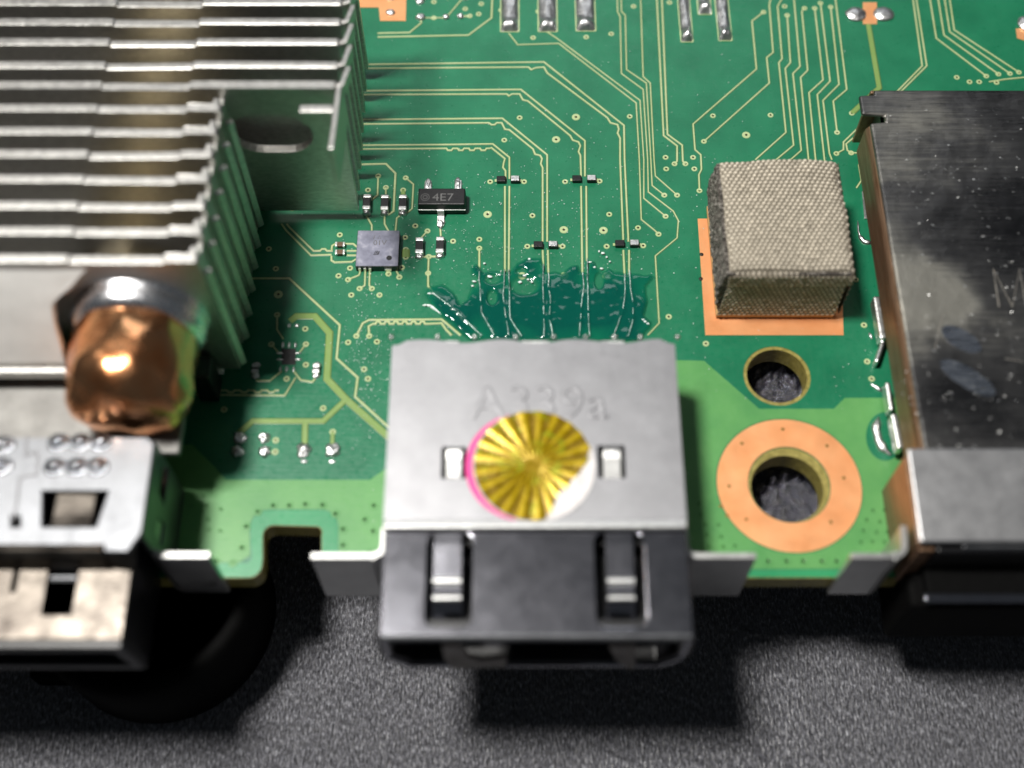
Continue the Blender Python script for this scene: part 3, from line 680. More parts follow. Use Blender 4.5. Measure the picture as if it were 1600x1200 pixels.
# ---------------------------------------------------------------- woven gasket block
p = P(1225, 480); gk = thing('foam_gasket', 'block of grey woven conductive fabric round dark foam on an orange pad', 'gasket', (p.x, p.y, 0))
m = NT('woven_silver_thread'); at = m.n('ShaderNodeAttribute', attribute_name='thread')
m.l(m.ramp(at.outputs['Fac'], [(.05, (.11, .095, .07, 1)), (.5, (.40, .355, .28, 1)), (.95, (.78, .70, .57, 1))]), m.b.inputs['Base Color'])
m.set(Roughness=.5, Metallic=.2)
weave_mat = m.m
def woven(name, O, U, V, nu, nv, amp, parent, sub=6, warp=None):
    """Woven sheet spanned by U and V from O: every second row of stitches is shifted by half a stitch."""
    O, U, V = Vector(O), Vector(U), Vector(V); N = U.cross(V).normalized()
    bm = bmesh.new(); lay = bm.verts.layers.float_color.new('thread'); NU, NVv = nu*sub, nv*sub; rows = []
    for j in range(NVv+1):
        row = []
        for i in range(NU+1):
            s, t = i/sub, j/sub; r = math.floor(t); ft = t-r; fs = (s+(.5 if r % 2 else 0)+.05*mnoise.noise(Vector((s*.6, t*.6, 0)))) % 1
            hh = max(0, math.sin(math.pi*ft))**.5*max(0, math.sin(math.pi*min(1, fs/.9)))**.38
            hh *= .82+.4*mnoise.noise(Vector((math.floor(s+.5*(r % 2))*3.1, r*2.7, 1)))
            q = O+U*(i/NU)+V*(j/NVv)+N*(amp*hh)
            if warp: q = warp(q, i/NU, j/NVv)
            v = bm.verts.new(q); v[lay] = (hh, hh, hh, 1); row.append(v)
        rows.append(row)
    for r0, r1 in zip(rows, rows[1:]):
        for i in range(NU): bm.faces.new((r0[i], r0[i+1], r1[i+1], r1[i]))
    me = bpy.data.meshes.new(name); bm.to_mesh(me); bm.free()
    return link(name, me, weave_mat, parent, smooth=True)
GZ = 4.7; fl, fr, bl, br = P(1141, 428, GZ), P(1337, 424, GZ), P(1127, 251, GZ), P(1323, 248, GZ)
x0, x1, yf, yb = fl.x, fr.x, fl.y, (bl.y+br.y)/2
bl.x = x0-.05; br.x = x1-.0
def sag(q, u, v):
    e = min(u, 1-u, 1)*8; q = q.copy(); q.z -= .12*math.exp(-(u/.03)**2)+.22*math.exp(-((1-u)/.03)**2)+.5*math.exp(-(v/.035)**2)+.12*math.exp(-((1-v)/.04)**2)
    q.z += .14*math.sin(u*3.1)+.22*mnoise.noise(Vector((u*2.2, v*2.2, 0)))
    q.x += .12*mnoise.noise(Vector((v*3, 5, u)))*(1 if u > .5 else .6); q.y += .10*mnoise.noise(Vector((u*3, 9, v))); return q
woven('fabric_top', (x0, yf, GZ-.1), (x1-x0, 0, 0), (0, yb-yf, 0), 23, 31, .16, gk, 6, sag)
woven('fabric_lip', (x0, yf-.02, GZ-1.15), (x1-x0, 0, 0), (0, .0, .95), 24, 4, .10, gk, 6)
woven('fabric_front', (x0+.1, yf+.15, .42), (x1-x0-.35, 0, 0), (0, 0, GZ-1.5), 24, 13, .10, gk, 6, lambda q, u, v: q+Vector((-.25*(1-v)*(1-u)-.0, -.25*(1-v), 0)))
woven('fabric_side', (x1-.02, yf, .42), (0, yb-yf, 0), (0, 0, GZ-.7), 24, 14, .10, gk, 4)
m = NT('dark_open_foam'); m.l(m.ramp(m.noise(5, 6, .8), [(.38, (.02, .017, .014, 1)), (.5, (.15, .13, .11, 1)), (.62, (.60, .56, .50, 1))]), m.b.inputs['Base Color'])
m.l(m.bump(m.noise(7, 6, .8), 1, .3), m.b.inputs['Normal']); m.set(Roughness=.9)
bm = bmesh.new(); add_box(bm, x0+.02, x1-.15, yf+.12, yb-.1, .38, GZ-.25)
bmesh.ops.subdivide_edges(bm, edges=bm.edges, cuts=24, use_grid_fill=True)
for v in bm.verts:
    if v.co.x < x0+.1:
        v.co.x += .20*mnoise.noise(v.co*3)-.05-.35*math.sin(math.pi*min(1, max(0, (v.co.z-.3)/GZ)))
bm_to('foam_core', bm, m.m, gk)
M['adhesive'] = simple('tan_adhesive', (.42, .25, .10, 1), .6)
M['adh_dark'] = simple('dark_adhesive_film', (.05, .02, .008, 1), .6)
box('adhesive_strip', x0-.18, x1-.28, yf-.10, yb-.2, .14, .42, M['adhesive'], gk, bevel=.03)
box('adhesive_film', x0-.1, x1-.4, yf-.06, yb-.3, .03, .14, M['adh_dark'], gk)

# ---------------------------------------------------------------- HDMI style port in the middle
Z = 5.6; XL, XR = P(612, 535, Z).x, P(1060, 535, Z).x; XL2, XR2 = P(599, 822, Z).x, P(1068, 822, Z).x
XL, XR = (XL+XL2)/2, (XR+XR2)/2
YB, YM, YF = P(800, 533, Z).y, P(800, 823, Z).y, P(800, 996, Z-.3).y
hd = thing('video_port', 'wide silver video port with yellow round sticker between two board ears', 'connector', ((XL+XR)/2, YF, -1))
def wr(px0, py0, px1, py1, z, r=.15):
    a, b = P(px0, py1, z), P(px1, py0, z); return rrect(a.x, a.y, b.x, b.y, r, 3)
# rear cover top: wavy rear edge
edge = []
for k in range(41):
    u = k/40; x = XR+(XL-XR)*u; px = 1062-450*u
    y = YB+.10*math.sin(u*23)+.08*mnoise.noise(Vector((u*9, 0, 0)))
    if px > 1040 or px < 628: y -= .18
    edge.append((x, y))
win1, win2 = wr(689, 698, 729, 748, Z, .1), wr(935, 696, 976, 747, Z, .1)
cov = plate('top_cover', [[(XL, YM), (XR, YM)]+edge, win1, win2], Z-.28, Z, M['cover'], hd, bevel=.09, seg=3)
box('side_wall', XL+.02, XL+.28, YM+.02, YB-.2, -.1, Z-.281, M['cover'], hd, bevel=.05)
box('side_wall', XR-.28, XR-.02, YM+.02, YB-.2, -.1, Z-.281, M['cover'], hd, bevel=.05)
box('rear_wall', XL+.29, XR-.29, YB-.45, YB-.2, .3, Z-.281, M['cover'], hd, bevel=.05)
box('inner_block', XL+.6, XR-.6, YM-.5, YB-.7, -.5, Z-1.2, M['black'], hd)
profile_sheet('cover_lip', [(YM+.35, Z-.02), (YM-.02, Z+.04), (YM-.12, Z-.08)], XL+.02, XR-.02, .12, M['tinlead'], hd, .05)
for (x0_, x1_) in ((692, 726), (939, 973)):
    a, b = P(x0_, 745, Z), P(x1_, 700, Z)
    profile_sheet('latch_tab', [(b.y+.1, Z-.12), (b.y-.25, Z+.10), (b.y-.6, Z+.06), (a.y+.05, Z-.30), (a.y, Z-.55)], a.x+.14, b.x-.12, .16, M['tinlead'], hd, .05)
text_mesh('engraved_text', 'A339a', (P(735, 650, Z).x, P(735, 654, Z).y, Z+.005), 2.75, M['cover'], cov, extr=.01, emb=.042, sx=1.0)
for k, px in enumerate((612, 684, 742, 806, 865, 915, 960, 1000, 1058)):
    q = P(px, 527, Z-.2); blob('rivet_dot', q.x, q.y-.05, Z-.12, .15, .15, .16, M['tinlead'], cov, k, .2, 10, 4)
for (x0_, x1_) in ((694, 718), (815, 858), (938, 975)):
    a = P(x0_, 525, Z-.4); box('rear_tooth', a.x, P(x1_, 525, Z-.4).x, YB-.1, YB+.14, Z-.6, Z-.14, M['tinlead'], cov, bevel=.06)
# mouth: top plate with two slots, side, bottom, spring fingers
ZM = Z-.30
s1 = wr(664, 832, 739, 980, ZM, .5); s2 = wr(933, 832, 1004, 980, ZM, .5)
XM0, XM1 = XL+.05, XR-.0
plate('mouth_top', [[(XM0, YF), (XM1, YF), (XM1, YM+.3), (XM0, YM+.3)], s1, s2], ZM-.28, ZM, M['mouth'], hd, bevel=.07, seg=3)
profile_sheet('mouth_rim', [(YF+.14, ZM+.015), (YF-.02, ZM-.05), (YF-.10, ZM-.22)], XM0+.05, XM1-.05, .10, M['usb'], hd, .04)
for x in (XM0, XM1-.28): box('mouth_side', x, x+.28, YF+.05, YM+.3, 1.6, ZM-.281, M['mouth'], hd, bevel=.05)
def slopes(xa, za, xb, zb, nm_):
    A = [(xa, za), (xb, zb)]; o = offset_path([Vector(p_) for p_ in A], .14); u = offset_path([Vector(p_) for p_ in A], -.14)
    plate(nm_, [[tuple(q) for q in o]+[tuple(q) for q in reversed(u)]], 0, YM-YF, M['mouth'], hd, xf=Matrix(((1, 0, 0, 0), (0, 0, 1, YF), (0, 1, 0, 0), (0, 0, 0, 1))))
slopes(XM0+.14, 1.6, XM0+1.1, .15, 'mouth_chamfer'); slopes(XM1-.14, 1.6, XM1-1.1, .15, 'mouth_chamfer'); slopes(XM0+1.1, .15, XM1-1.1, .15, 'mouth_bottom')
box('tongue', XM0+1.6, XM1-1.6, YF+1.4, YM, 2.6, 3.4, M['black'], hd, bevel=.05)
# black flared frame below the mouth
fr_ = plate('mouth_frame', [[(XM0-.15, ZM-.35), (XM1+.15, ZM-.35), (XM1+.3, 1.8), (XM1-.9, -.15), (XM0+.9, -.15), (XM0-.3, 1.8)], [(XM0+.4, ZM-.6), (XM1-.4, ZM-.6), (XM1-.4, 1.9), (XM1-1.3, .5), (XM0+1.3, .5), (XM0+.4, 1.9)]], -.9, -.05, M['black'], hd, bevel=.08, xf=xz_frame(YF+.1))
fy = YF-.06
def vq(l): return [(PV(x, y, fy).x, PV(x, y, fy).z) for x, y in l]
plate('bottom_tab', [vq([(690, 1008), (722, 1008), (732, 1026), (752, 1031), (792, 1027), (790, 1043), (706, 1045), (694, 1030)][::-1])], -.2, .02, M['warm'], hd, bevel=.05, xf=xz_frame(fy))
plate('bottom_tab', [vq([(950, 1008), (992, 1008), (993, 1040), (985, 1047), (962, 1032)][::-1])], -.2, .02, M['warm'], hd, bevel=.05, xf=xz_frame(fy))
for (xa, xb) in ((675, 722), (948, 993)):
    yy = lambda py, dz=0: P(800, py, ZM+dz).y
    pr = [(yy(826)+.4, ZM-.14), (yy(850), ZM-.16), (yy(890), ZM-.42), (yy(904), ZM-.50), (yy(912, -.3), ZM-.26), (yy(922, -.3), ZM-.66), (yy(934, -.4), ZM-.44), (yy(941, -.5), ZM-.72), (yy(955, -.8), ZM-1.2), (yy(970, -1.5), ZM-2.0)]
    profile_sheet('spring_finger', pr, P(xa, 900, ZM).x, P(xb, 900, ZM).x, .2, M['mouth'], hd, .06)
    for yr_, zr_, rr_ in ((yy(908, -.2), ZM-.26, .20), (yy(934, -.35), ZM-.42, .15)):  # bright bars put in as highlights on the finger's bends
        A_, B_2 = P(xa, 900, ZM).x+.05, P(xb, 900, ZM).x-.05
        plate('finger_highlight', [circ(yr_, zr_, rr_, 20)], 0, B_2-A_, M['tinlead'], hd, bevel=.05, xf=yz_frame(A_), smooth=False)
# sides of the slots: the pale cut edges
# bent ears that hook over the board's front edge
EY = YE-.22; ZT = PV(540, 868, EY).z
def ear(path_px, zt, parent, y=None):
    pass
xa, xb = PV(486, 868, EY).x, PV(592, 868, EY).x
zb = PV(540, 927, EY).z
def arcw(cx, cy, r, a0, a1, n=7): return [(cx+r*math.cos(R(a0+(a1-a0)*i/n)), cy+r*math.sin(R(a0+(a1-a0)*i/n))) for i in range(n+1)]
rr = .55
bent_sheet('ear', [(xa, EY), (XL-.10-rr, EY)]+arcw(XL-.10-rr, EY+rr, rr, -90, 0)+[(XL-.10, EY+1.5)], .30, zb, ZT, M['ear'], hd, .09)
xb2 = PV(1182, 868, EY).x
bent_sheet('ear', [(XR+.10, EY+1.5)]+arcw(XR+.10+rr, EY+rr, rr, 180, 270)+[(xb2, EY)], .30, zb, ZT, M['ear'], hd, .09)
# round sticker
stk = thing('round_sticker', 'round yellow foil sticker with fan rays stuck on the silver port', 'sticker', (P(833, 725, Z).x, P(833, 725, Z).y, Z))
c = P(834, 727, Z); rx = 3.0
cp = P(820, 728, Z)
m = NT('pink_film'); m.set(Base_Color=(.85, .08, .33, 1), Roughness=.3); m.l(m.bump(m.noise(4, 3), .2, .04), m.b.inputs['Normal'])
plate('pink_layer', [circ(cp.x-.02, cp.y, 2.98, 64)], Z, Z+.025, m.m, stk)
m = NT('clear_film_rim'); m.set(Base_Color=(.72, .70, .72, 1), Roughness=.25, Metallic=.5)
plate('film_rim', [circ(c.x-.05, c.y, rx+.05, 64)], Z+.026, Z+.045, m.m, stk)
# rays modelled as radial pleats; the lower right part is torn off along an S-shaped line
bm = bmesh.new(); NA, NR = 192, 26; lay = bm.verts.layers.float_color.new('ray'); rows = []
def torn(x, y):   # unit disc coordinates, y up
    return .86*x-.51*y-(.69+.05*math.sin(4*(x*.5+y*.86))) + .05*mnoise.noise(Vector((x*3, y*3, 0)))
for j in range(NR+1):
    r = max(.004, j/NR); row = []
    for i in range(NA):
        a = 2*math.pi*i/NA; ray_ = .5+.5*math.cos(a*21+1.6*mnoise.noise(Vector((math.cos(a)*1.4, math.sin(a)*1.4, 0))))
        k = sst(.05, .3, r); hh = .5+(ray_-.5)*k
        x, y = r*math.cos(a), r*math.sin(a)
        v = bm.verts.new((c.x+x*rx, c.y+y*rx, Z+.06+.07*hh*k)); v[lay] = (hh, hh, hh, 1); row.append(v)
    rows.append(row)
for j in range(NR):
    for i in range(NA):
        q = (rows[j][i], rows[j][(i+1) % NA], rows[j+1][(i+1) % NA], rows[j+1][i])
        cx_ = sum((v.co.x-c.x) for v in q)/4/rx; cy_ = sum((v.co.y-c.y) for v in q)/4/rx
        if torn(cx_, cy_) < 0: bm.faces.new(q)
bmesh.ops.delete(bm, geom=[v for v in bm.verts if not v.link_faces], context='VERTS')
m = NT('yellow_ray_foil'); at = m.n('ShaderNodeAttribute', attribute_name='ray')
cr = m.ramp(at.outputs['Fac'], [(.15, (.22, .135, .001, 1)), (.6, (.36, .235, .002, 1)), (.95, (.52, .37, .004, 1))])
mx = m.n('ShaderNodeMix', data_type='RGBA'); m.l(m.ramp(m.noise(1.3, 4, .7, (1, 1.2, 1)), [(.55, g(0)), (.68, g(1))]), mx.inputs[0]); m.l(cr, mx.inputs[6]); mx.inputs[7].default_value = (.36, .44, .02, 1)
m.l(mx.outputs[2], m.b.inputs['Base Color']); m.l(m.ramp(m.noise(2.5, 4, .7), [(.4, g(.18)), (.7, g(.4))]), m.b.inputs['Roughness']); m.set(Metallic=.35)
m.l(m.bump(m.noise(6, 4, .7), .35, .05), m.b.inputs['Normal'])
bm_to('ray_foil', bm, m.m, stk, smooth=True)
bm = bmesh.new(); rows = []
for j in range(15):
    row = []
    for i in range(33):
        a = R(-80)+R(100)*i/32; r = .5+.53*j/14
        x, y = r*math.cos(a), r*math.sin(a)
        row.append(bm.verts.new((c.x+x*rx, c.y+y*rx, Z+.05+.10*max(0, mnoise.noise(Vector((x*5, y*5, 3)))))))
    rows.append(row)
for r0, r1 in zip(rows, rows[1:]):
    for i in range(32):
        q = (r0[i], r0[i+1], r1[i+1], r1[i]); cx_ = sum((v.co.x-c.x) for v in q)/4/rx; cy_ = sum((v.co.y-c.y) for v in q)/4/rx
        if torn(cx_, cy_) >= -.03: bm.faces.new(q)
bmesh.ops.delete(bm, geom=[v for v in bm.verts if not v.link_faces], context='VERTS')
M['tear'] = simple('white_torn_paper', (.70, .66, .66, 1), .45, c1=(.85, .82, .80), bumps=.6, bscale=4)
bm_to('torn_corner', bm, M['tear'], stk, smooth=True)

# ---------------------------------------------------------------- heatsink
HF = 12.0
ys = [P(100, y, HF).y for y in (-102, -66, -30, 4, 33, 66, 100, 134, 167, 203, 240, 279, 320, 361, 403)]
hsk = thing('heatsink', 'tall aluminium heatsink with many thin fins and a copper heat pipe', 'heatsink', (P(200, 300, 0).x, P(200, 300, 0).y, 0))
XE = P(532, 66, HF).x; XS = P(346, 167, HF).x; XA, XB = P(172, 66, HF).x, P(306, 66, HF).x
tf = .48
for k, Y in enumerate(ys):
    long_ = k <= 7
    xe = XE if long_ else XS-(k-8)*.02
    d1, d2 = random.uniform(-.04, .04), random.uniform(-.04, .04)
    top = [(-70, HF+.02+d1), (XA-.03, HF+.02+d1), (XA, HF-.12+d2), (XB, HF-.12-d2), (XB+.03, HF+.06), (xe-.15, HF+.04+d1), (xe, HF-.1)]
    loop = [(-70, 1.0), (xe+.0, 1.0)]+top[::-1]
    if k == 8:
        pass
    loops = [loop]
    if k == 7:
        a, b = PV(368, 244, Y-tf), PV(482, 186, Y-tf); loops.append(rrect(a.x, a.z, b.x, b.z, (b.z-a.z)/2-.02, 6))
    Y += random.uniform(-.05, .05)
    f = plate('fin', loops, -tf/2, tf/2, M['fin'], hsk, bevel=0 if k == 7 else .07, xf=xz_frame(Y))
    if long_ and k < 7 or k == 7:
        dy = (ys[k-1]-Y if k else 1.2)
        z1 = HF-.02
        bent_sheet('fin_flange', [(xe-.05, Y+.02), (xe+.22, Y+.12), (xe+.52, Y+dy*.92)], .28, HF-.9, z1, M['fin'], f, .06)
    elif k >= 8:
        dy = ys[k-1]-Y
        bent_sheet('fin_flange', [(xe-.02, Y), (xe+.3, Y+.25)], .28, 1.1, HF-1.3, M['fin'], f, .06)
        box('fin_light_block', xe-.35, xe-.15, Y+tf/2, Y+dy-tf/2, 1.0, HF-.7, M['fin'], f)  # added web, closes the gap to block lamp light
        bent_sheet('fin_flange', [(xe-.45, Y+.02), (xe-.35, Y+dy*.5)], .3, HF-.9, HF-.1, M['fin'], f, .06)
Y8 = ys[8]; a = P(467, 167, HF)
stub = plate('fin_stub', [[(a.x, HF-1.2), (XE-.1, HF-1.2), (XE-.1, HF-.1), (a.x, HF-.1)]], -tf/2, tf/2, M['fin'], hsk, bevel=.06, xf=xz_frame(Y8))
bent_sheet('fin_flange', [(XE-.05, P(520, 232, HF).y), (XE+.1, ys[7]+.02)], .3, HF-3.0, HF-.02, M['fin'], stub, .06)
# far wall behind the fins (their shared base)
box('base_plate', -70, XS-1.2, ys[-1]-.2, ys[0], .3, 1.0, M['fin_front'], hsk)
# front cover: slopes down from the last fin
Y0 = ys[-1]-.2; q0 = P(60, 405, HF-.15); q1 = P(60, 575, 6.2); xr = P(150, 420, HF).x; xr2 = P(104, 575, 6.2).x
bm = bmesh.new(); NU, NVv = 24, 16; rows = []
for j in range(NVv+1):
    t = j/NVv; y = q0.y+(q1.y-q0.y)*t; z = q0.z+(q1.z-q0.z)*t+.35*math.sin(math.pi*t); e = xr+(xr2-xr)*min(1, t*2.2)
    rows.append([bm.verts.new((-70+(e+70)*(1-(1-i/NU)**2), y, z+.10*mnoise.noise(Vector((i*.5, j*.4, 0))))) for i in range(NU+1)])
for r0, r1 in zip(rows, rows[1:]):
    for i in range(NU): bm.faces.new((r0[i], r0[i+1], r1[i+1], r1[i]))
o = bm_to('front_cover', bm, M['fin_front'], hsk, smooth=True)
mo = o.modifiers.new('solid', 'SOLIDIFY'); mo.thickness = .4
a, b = P(-300, 578, 6), P(118, 583, 6)
box('cover_rim', -70, xr2+.1, q1.y-.35, q1.y+.05, 5.6, 6.35, M['fin'], hsk, bevel=.12)
a, b = P(60, 584, 5.2), P(150, 700, 4.2)
box('lower_shelf', -70, P(290, 640, 4.5).x, b.y-.5, a.y, 4.2, 4.7, M['shelf'], hsk, bevel=.1)
# copper heat pipe, its end pointing at the viewer
PXc = P(207, 570, 7.0).x; zc = 6.9; yC = P(210, 455, 10.0).y; yT = P(207, 668, 6.2).y
Lp = yC-yT
hp = lathe('heat_pipe', [(3.0, -1), (3.0, 0), (3.05, .6), (3.15, 1.4), (3.2, 2.4), (3.2, 3.4), (3.2, Lp-2.0), (3.1, Lp-1.3), (2.85, Lp-.7), (2.4, Lp-.25), (1.7, Lp-.02), (.9, Lp+.03), (.02, Lp+.05)], (PXc, yC, zc), M['copper'], hsk, 'y', 96, .32)
M['pipe_glow'] = metal('pale_gold_pipe_glow', (.70, .58, .36, 1), (.85, .74, .50, 1), (.25, .4), 1)  # paler than the copper, paints the warm glow between the fins
lathe('heat_pipe', [(3.35, -45), (3.35, -1.4)], (PXc, yC, zc), M['pipe_glow'], hsk, 'y', 48)  # pale copy of the pipe, stands in for the glow between the fins
M['collar'] = metal('bright_collar', (.85, .86, .9, 1), (.95, .95, .97, 1), (.20, .34), 2, bumps=.2)
lathe('pipe_collar', [(3.1, -1.3), (3.75, -1.3), (3.9, -.9), (3.6, -.5), (3.45, 0), (3.5, .45), (3.25, .8), (3.1, .9)], (PXc, yC, zc), M['collar'], hsk, 'y', 72, .08)
M['shade'] = simple('pipe_opening_shade', (.02, .019, .018, 1), .5, .6)  # dark disc colour standing in for the shaded hole round the pipe
plate('pipe_shade_disc', [circ(PXc, zc, 3.9, 48)], 0, .3, M['shade'], hsk, bevel=.08, xf=xz_frame(yC+1.3))
lathe('pipe_clip', [(.05, -.5), (.6, -.5), (.75, 0), (.6, .5), (.05, .5)], (P(318, 500, 5.5).x, P(318, 500, 5.5).y, 5.5), M['warm'], hsk, 'y', 24, .2)
box('foot_block', P(300, 560, 3).x, P(330, 560, 3).x, P(300, 590, 3).y, P(300, 555, 3).y, .05, 3, M['chip'], hsk, bevel=.1)

# ---------------------------------------------------------------- USB style port at the lower left
UZ = 6.6
UXR = P(238, 720, UZ).x; UYB, UYM = P(100, 684, UZ).y, P(100, 862, UZ).y
us = thing('data_port', 'bright tin data port with slotted mouth at the lower left board edge', 'connector', (UXR-6, UYM, -1))
XLU = -60
w1 = [P2(67, 766, UZ), P2(167, 766, UZ), P2(150, 822, UZ), P2(66, 822, UZ)]
w1 = [P2(66, 822, UZ), P2(149, 822, UZ), P2(168, 767, UZ), P2(67, 767, UZ)]
sm = [P2(18, 822, UZ), P2(30, 822, UZ), P2(30, 806, UZ), P2(18, 806, UZ)]
cov2 = plate('top_cover', [[(XLU, UYM+.2), P2(200, 862, UZ), (UXR, UYM+1.0), (UXR, UYB-.3), (UXR-.3, UYB), (XLU, UYB)], w1, sm], UZ-.3, UZ, M['usb'], us, bevel=.10, seg=3)
side_l = [(UYM+.9, -.1), (UYB-.1, -.1), (UYB-.1, UZ-.31), (UYM+.9, UZ-.31)]
cut1 = [(UYM+3.6, 3.4), (UYM+5.8, 3.4), (UYM+5.3, 4.7), (UYM+3.9, 4.7)]; cut2 = [(UYM+1.6, 2.8), (UYM+2.9, 2.8), (UYM+2.7, 4.2), (UYM+1.9, 4.2)]
plate('side_wall', [side_l, cut1, cut2], -.32, -.02, M['usb'], us, bevel=.04, xf=yz_frame(UXR))
box('inner_block', XLU, UXR-.8, UYM-.4, UYB-.4, -.5, UZ-1.3, M['black'], us)
profile_sheet('window_tab', [(P(0, 760, UZ).y, UZ-.5), (P(0, 800, UZ).y, UZ-.45), (P(0, 826, UZ).y, UZ-.35)], P(84, 800, UZ-.4).x, P(146, 800, UZ-.4).x, .2, M['warm'], us)
M['dimple'] = metal('blue_grey_dimple', (.22, .24, .28, 1), (.5, .5, .52, 1), (.15, .3), 3, bumps=.8, bscale=6)
for r_ in range(2):
    for k in range(3):
        q = P((92, 126, 158)[k]-r_*6, 692+r_*38, UZ); o = lathe('weld_dimple', [(.56, 0), (.52, .10), (.40, .05), (.32, .16), (.14, .30), (.01, .31)], (q.x, q.y, UZ), M['dimple'], cov2, 'z', 20, .1)
for k in range(2):
    q = P((6, 2)[k], (696, 728)[k], UZ); lathe('weld_dimple', [(.56, 0), (.52, .10), (.40, .05), (.32, .16), (.14, .30), (.01, .31)], (q.x, q.y, UZ), M['dimple'], cov2, 'z', 20, .1)
seam = [(43, 680), (40, 712), (56, 706), (60, 716), (57, 742), (38, 744), (31, 748), (26, 790), (20, 812)]
M['seam'] = simple('dark_seam', (.18, .18, .19, 1), .5)
ribbon('cover_seam', [P2(x, y, UZ) for x, y in seam], .14, UZ-.001, .012, M['seam'], cov2)
# lip below the cover, mouth with slots
profile_sheet('cover_lip', [(UYM+.35, UZ-.1), (UYM+.05, UZ+.05), (UYM-.15, UZ-.15), (UYM-.35, UZ-1.3)], XLU, P(165, 850, UZ).x, .28, M['warm'], us, .08)
bm = bmesh.new()
qa, qb, qc, qd = Vector((P(163, 850, UZ).x, UYM-.15, UZ-.1)), Vector((UXR-.3, UYM+.9, UZ-.15)), Vector((UXR-.5, UYM-.6, UZ-1.5)), Vector((P(163, 850, UZ).x, UYM-.45, UZ-1.45))
bm.faces.new([bm.verts.new(v) for v in (qa, qb, qc, qd)]); o = bm_to('corner_gusset', bm, M['warm'], us); mo = o.modifiers.new('s', 'SOLIDIFY'); mo.thickness = .25
UM = UZ-1.3; YUF = P(100, 998, UM).y; XUM = P(196, 950, UM).x
sl = [wr(14, 880, 33, 926, UM, .1), wr(62, 868, 128, 962, UM, .15)]
plate('mouth_top', [[(XLU, YUF), (XUM, YUF), (XUM, UYM-.2), (XLU, UYM-.2)]]+sl, UM-.3, UM, M['warm'], us, bevel=.05, seg=3)
box('mouth_side', XUM-.3, XUM-.02, YUF+.1, UYM, .4, UM-.301, M['black'], us, bevel=.06)
plate('mouth_frame', [[(XLU, UM-.31), (XUM, UM-.31), (P(226, 1040, 1.5).x, 1.3), (XLU, 1.3)], [(XLU+1, UM-1), (XUM-.6, UM-1), (XUM-.3, 2.0), (XLU+1, 2.0)]], -.2, .5, M['black'], us, bevel=.1, xf=xz_frame(YUF+.1))
box('mouth_bottom', XLU, XUM, YUF, UYM, .2, .5, M['black'], us)
yy = lambda py, dz=0: P(100, py, UM+dz).y
profile_sheet('spring_finger', [(yy(862), UM), (yy(876, .2), UM+.2), (yy(888), UM-.05), (yy(897), UM-.35), (yy(903), UM-.05), (yy(926, -.3), UM-.35), (yy(938, -.8), UM-1.0), (yy(955, -.9), UM-.9)], P(76, 910, UM).x, P(120, 910, UM).x, .22, M['usb'], us, .06)
bent_sheet('ear', [(XUM+.35, EY+2.2)]+arcw(XUM+1.1, EY+.75, .75, 180, 270)+[(PV(330, 872, EY).x, EY)], .32, zb+.6, ZT+.1, M['ear'], us, .1)

# ---------------------------------------------------------------- added crinkled film, makes sparkles under the screw holes
m = NT('crinkled_sparkle_film'); m.set(Base_Color=(.30, .30, .34, 1), Roughness=.16, Metallic=.9)
m.l(m.bump(m.noise(2.6, 4, .7), 1, .6), m.b.inputs['Normal'])
bm = bmesh.new(); rows = []
for j in range(165):
    rows.append([bm.verts.new((10+i*.12, -14+j*.12, -2.9+.5*abs(mnoise.noise(Vector((i*.16, j*.16, 0))))+1.1*mnoise.noise(Vector((i*.33, j*.33, 4)))+.2*mnoise.noise(Vector((i*.95, j*.95, 14))))) for i in range(100)])
for r0, r1 in zip(rows, rows[1:]):
    for i in range(99):
        if r0[i].co.y > YE+.6: bm.faces.new((r0[i], r0[i+1], r1[i+1], r1[i]))
bmesh.ops.delete(bm, geom=[v for v in bm.verts if not v.link_faces], context='VERTS')
fm = bm_to('added_sparkle_film', bm, m.m, smooth=False); tag(fm, 'added crinkled glossy film that makes sparkles in the two round holes of the board', 'film')

# ---------------------------------------------------------------- network shield on the right
SZ = 4.9
sx0, sx1 = P(1378, 240, SZ).x, P(1428, 680, SZ).x; SX = (sx0+sx1)/2
SYB, SYM, SYF = P(1500, 140, SZ).y, P(1500, 708, SZ).y, P(1500, 848, SZ-.1).y
sh = thing('network_shield', 'large scratched dark steel shield box with brown side at the right', 'connector', (SX+6, SYF, -1))
nt0, nt1 = P(1500, 178, SZ).y, P(1500, 190, SZ).y
tab_x = SX-.4
loop = [(SX, SYM), (60, SYM), (60, SYB), (SX+.55, SYB), (SX+.5, SYB-.35), (tab_x, SYB-.42), (tab_x, nt0+.02), (SX+.95, nt0-.1), (SX+.9, nt1), (SX, nt1-.1)]
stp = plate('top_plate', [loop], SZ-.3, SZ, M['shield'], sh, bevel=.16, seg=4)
# tarnished side wall and rounded shoulder
prof = [(SX-.02, 2.2), (SX-.02, SZ-.75)]+[(SX-.02+.45-.45*math.cos(R(a)), SZ-.75+.45*math.sin(R(a))) for a in (20, 45, 70, 90)]
A = offset_path([Vector(p_) for p_ in prof], .15); B_ = offset_path([Vector(p_) for p_ in prof], -.13)
plate('side_wall', [[tuple(q) for q in A]+[tuple(q) for q in reversed(B_)]], 0, nt1-SYM-.1, M['brown_side'], sh, xf=Matrix(((1, 0, 0, 0), (0, 0, 1, SYM), (0, 1, 0, 0), (0, 0, 0, 1))), bevel=.03)
box('rear_wall', SX+.4, 60, SYB-.1, SYB+.12, -.1, SZ-.2, M['brown_side'], sh, bevel=.05)
box('inner_block', SX+1.0, 60, SYM, SYB-.5, -.4, SZ-1, M['black'], sh)
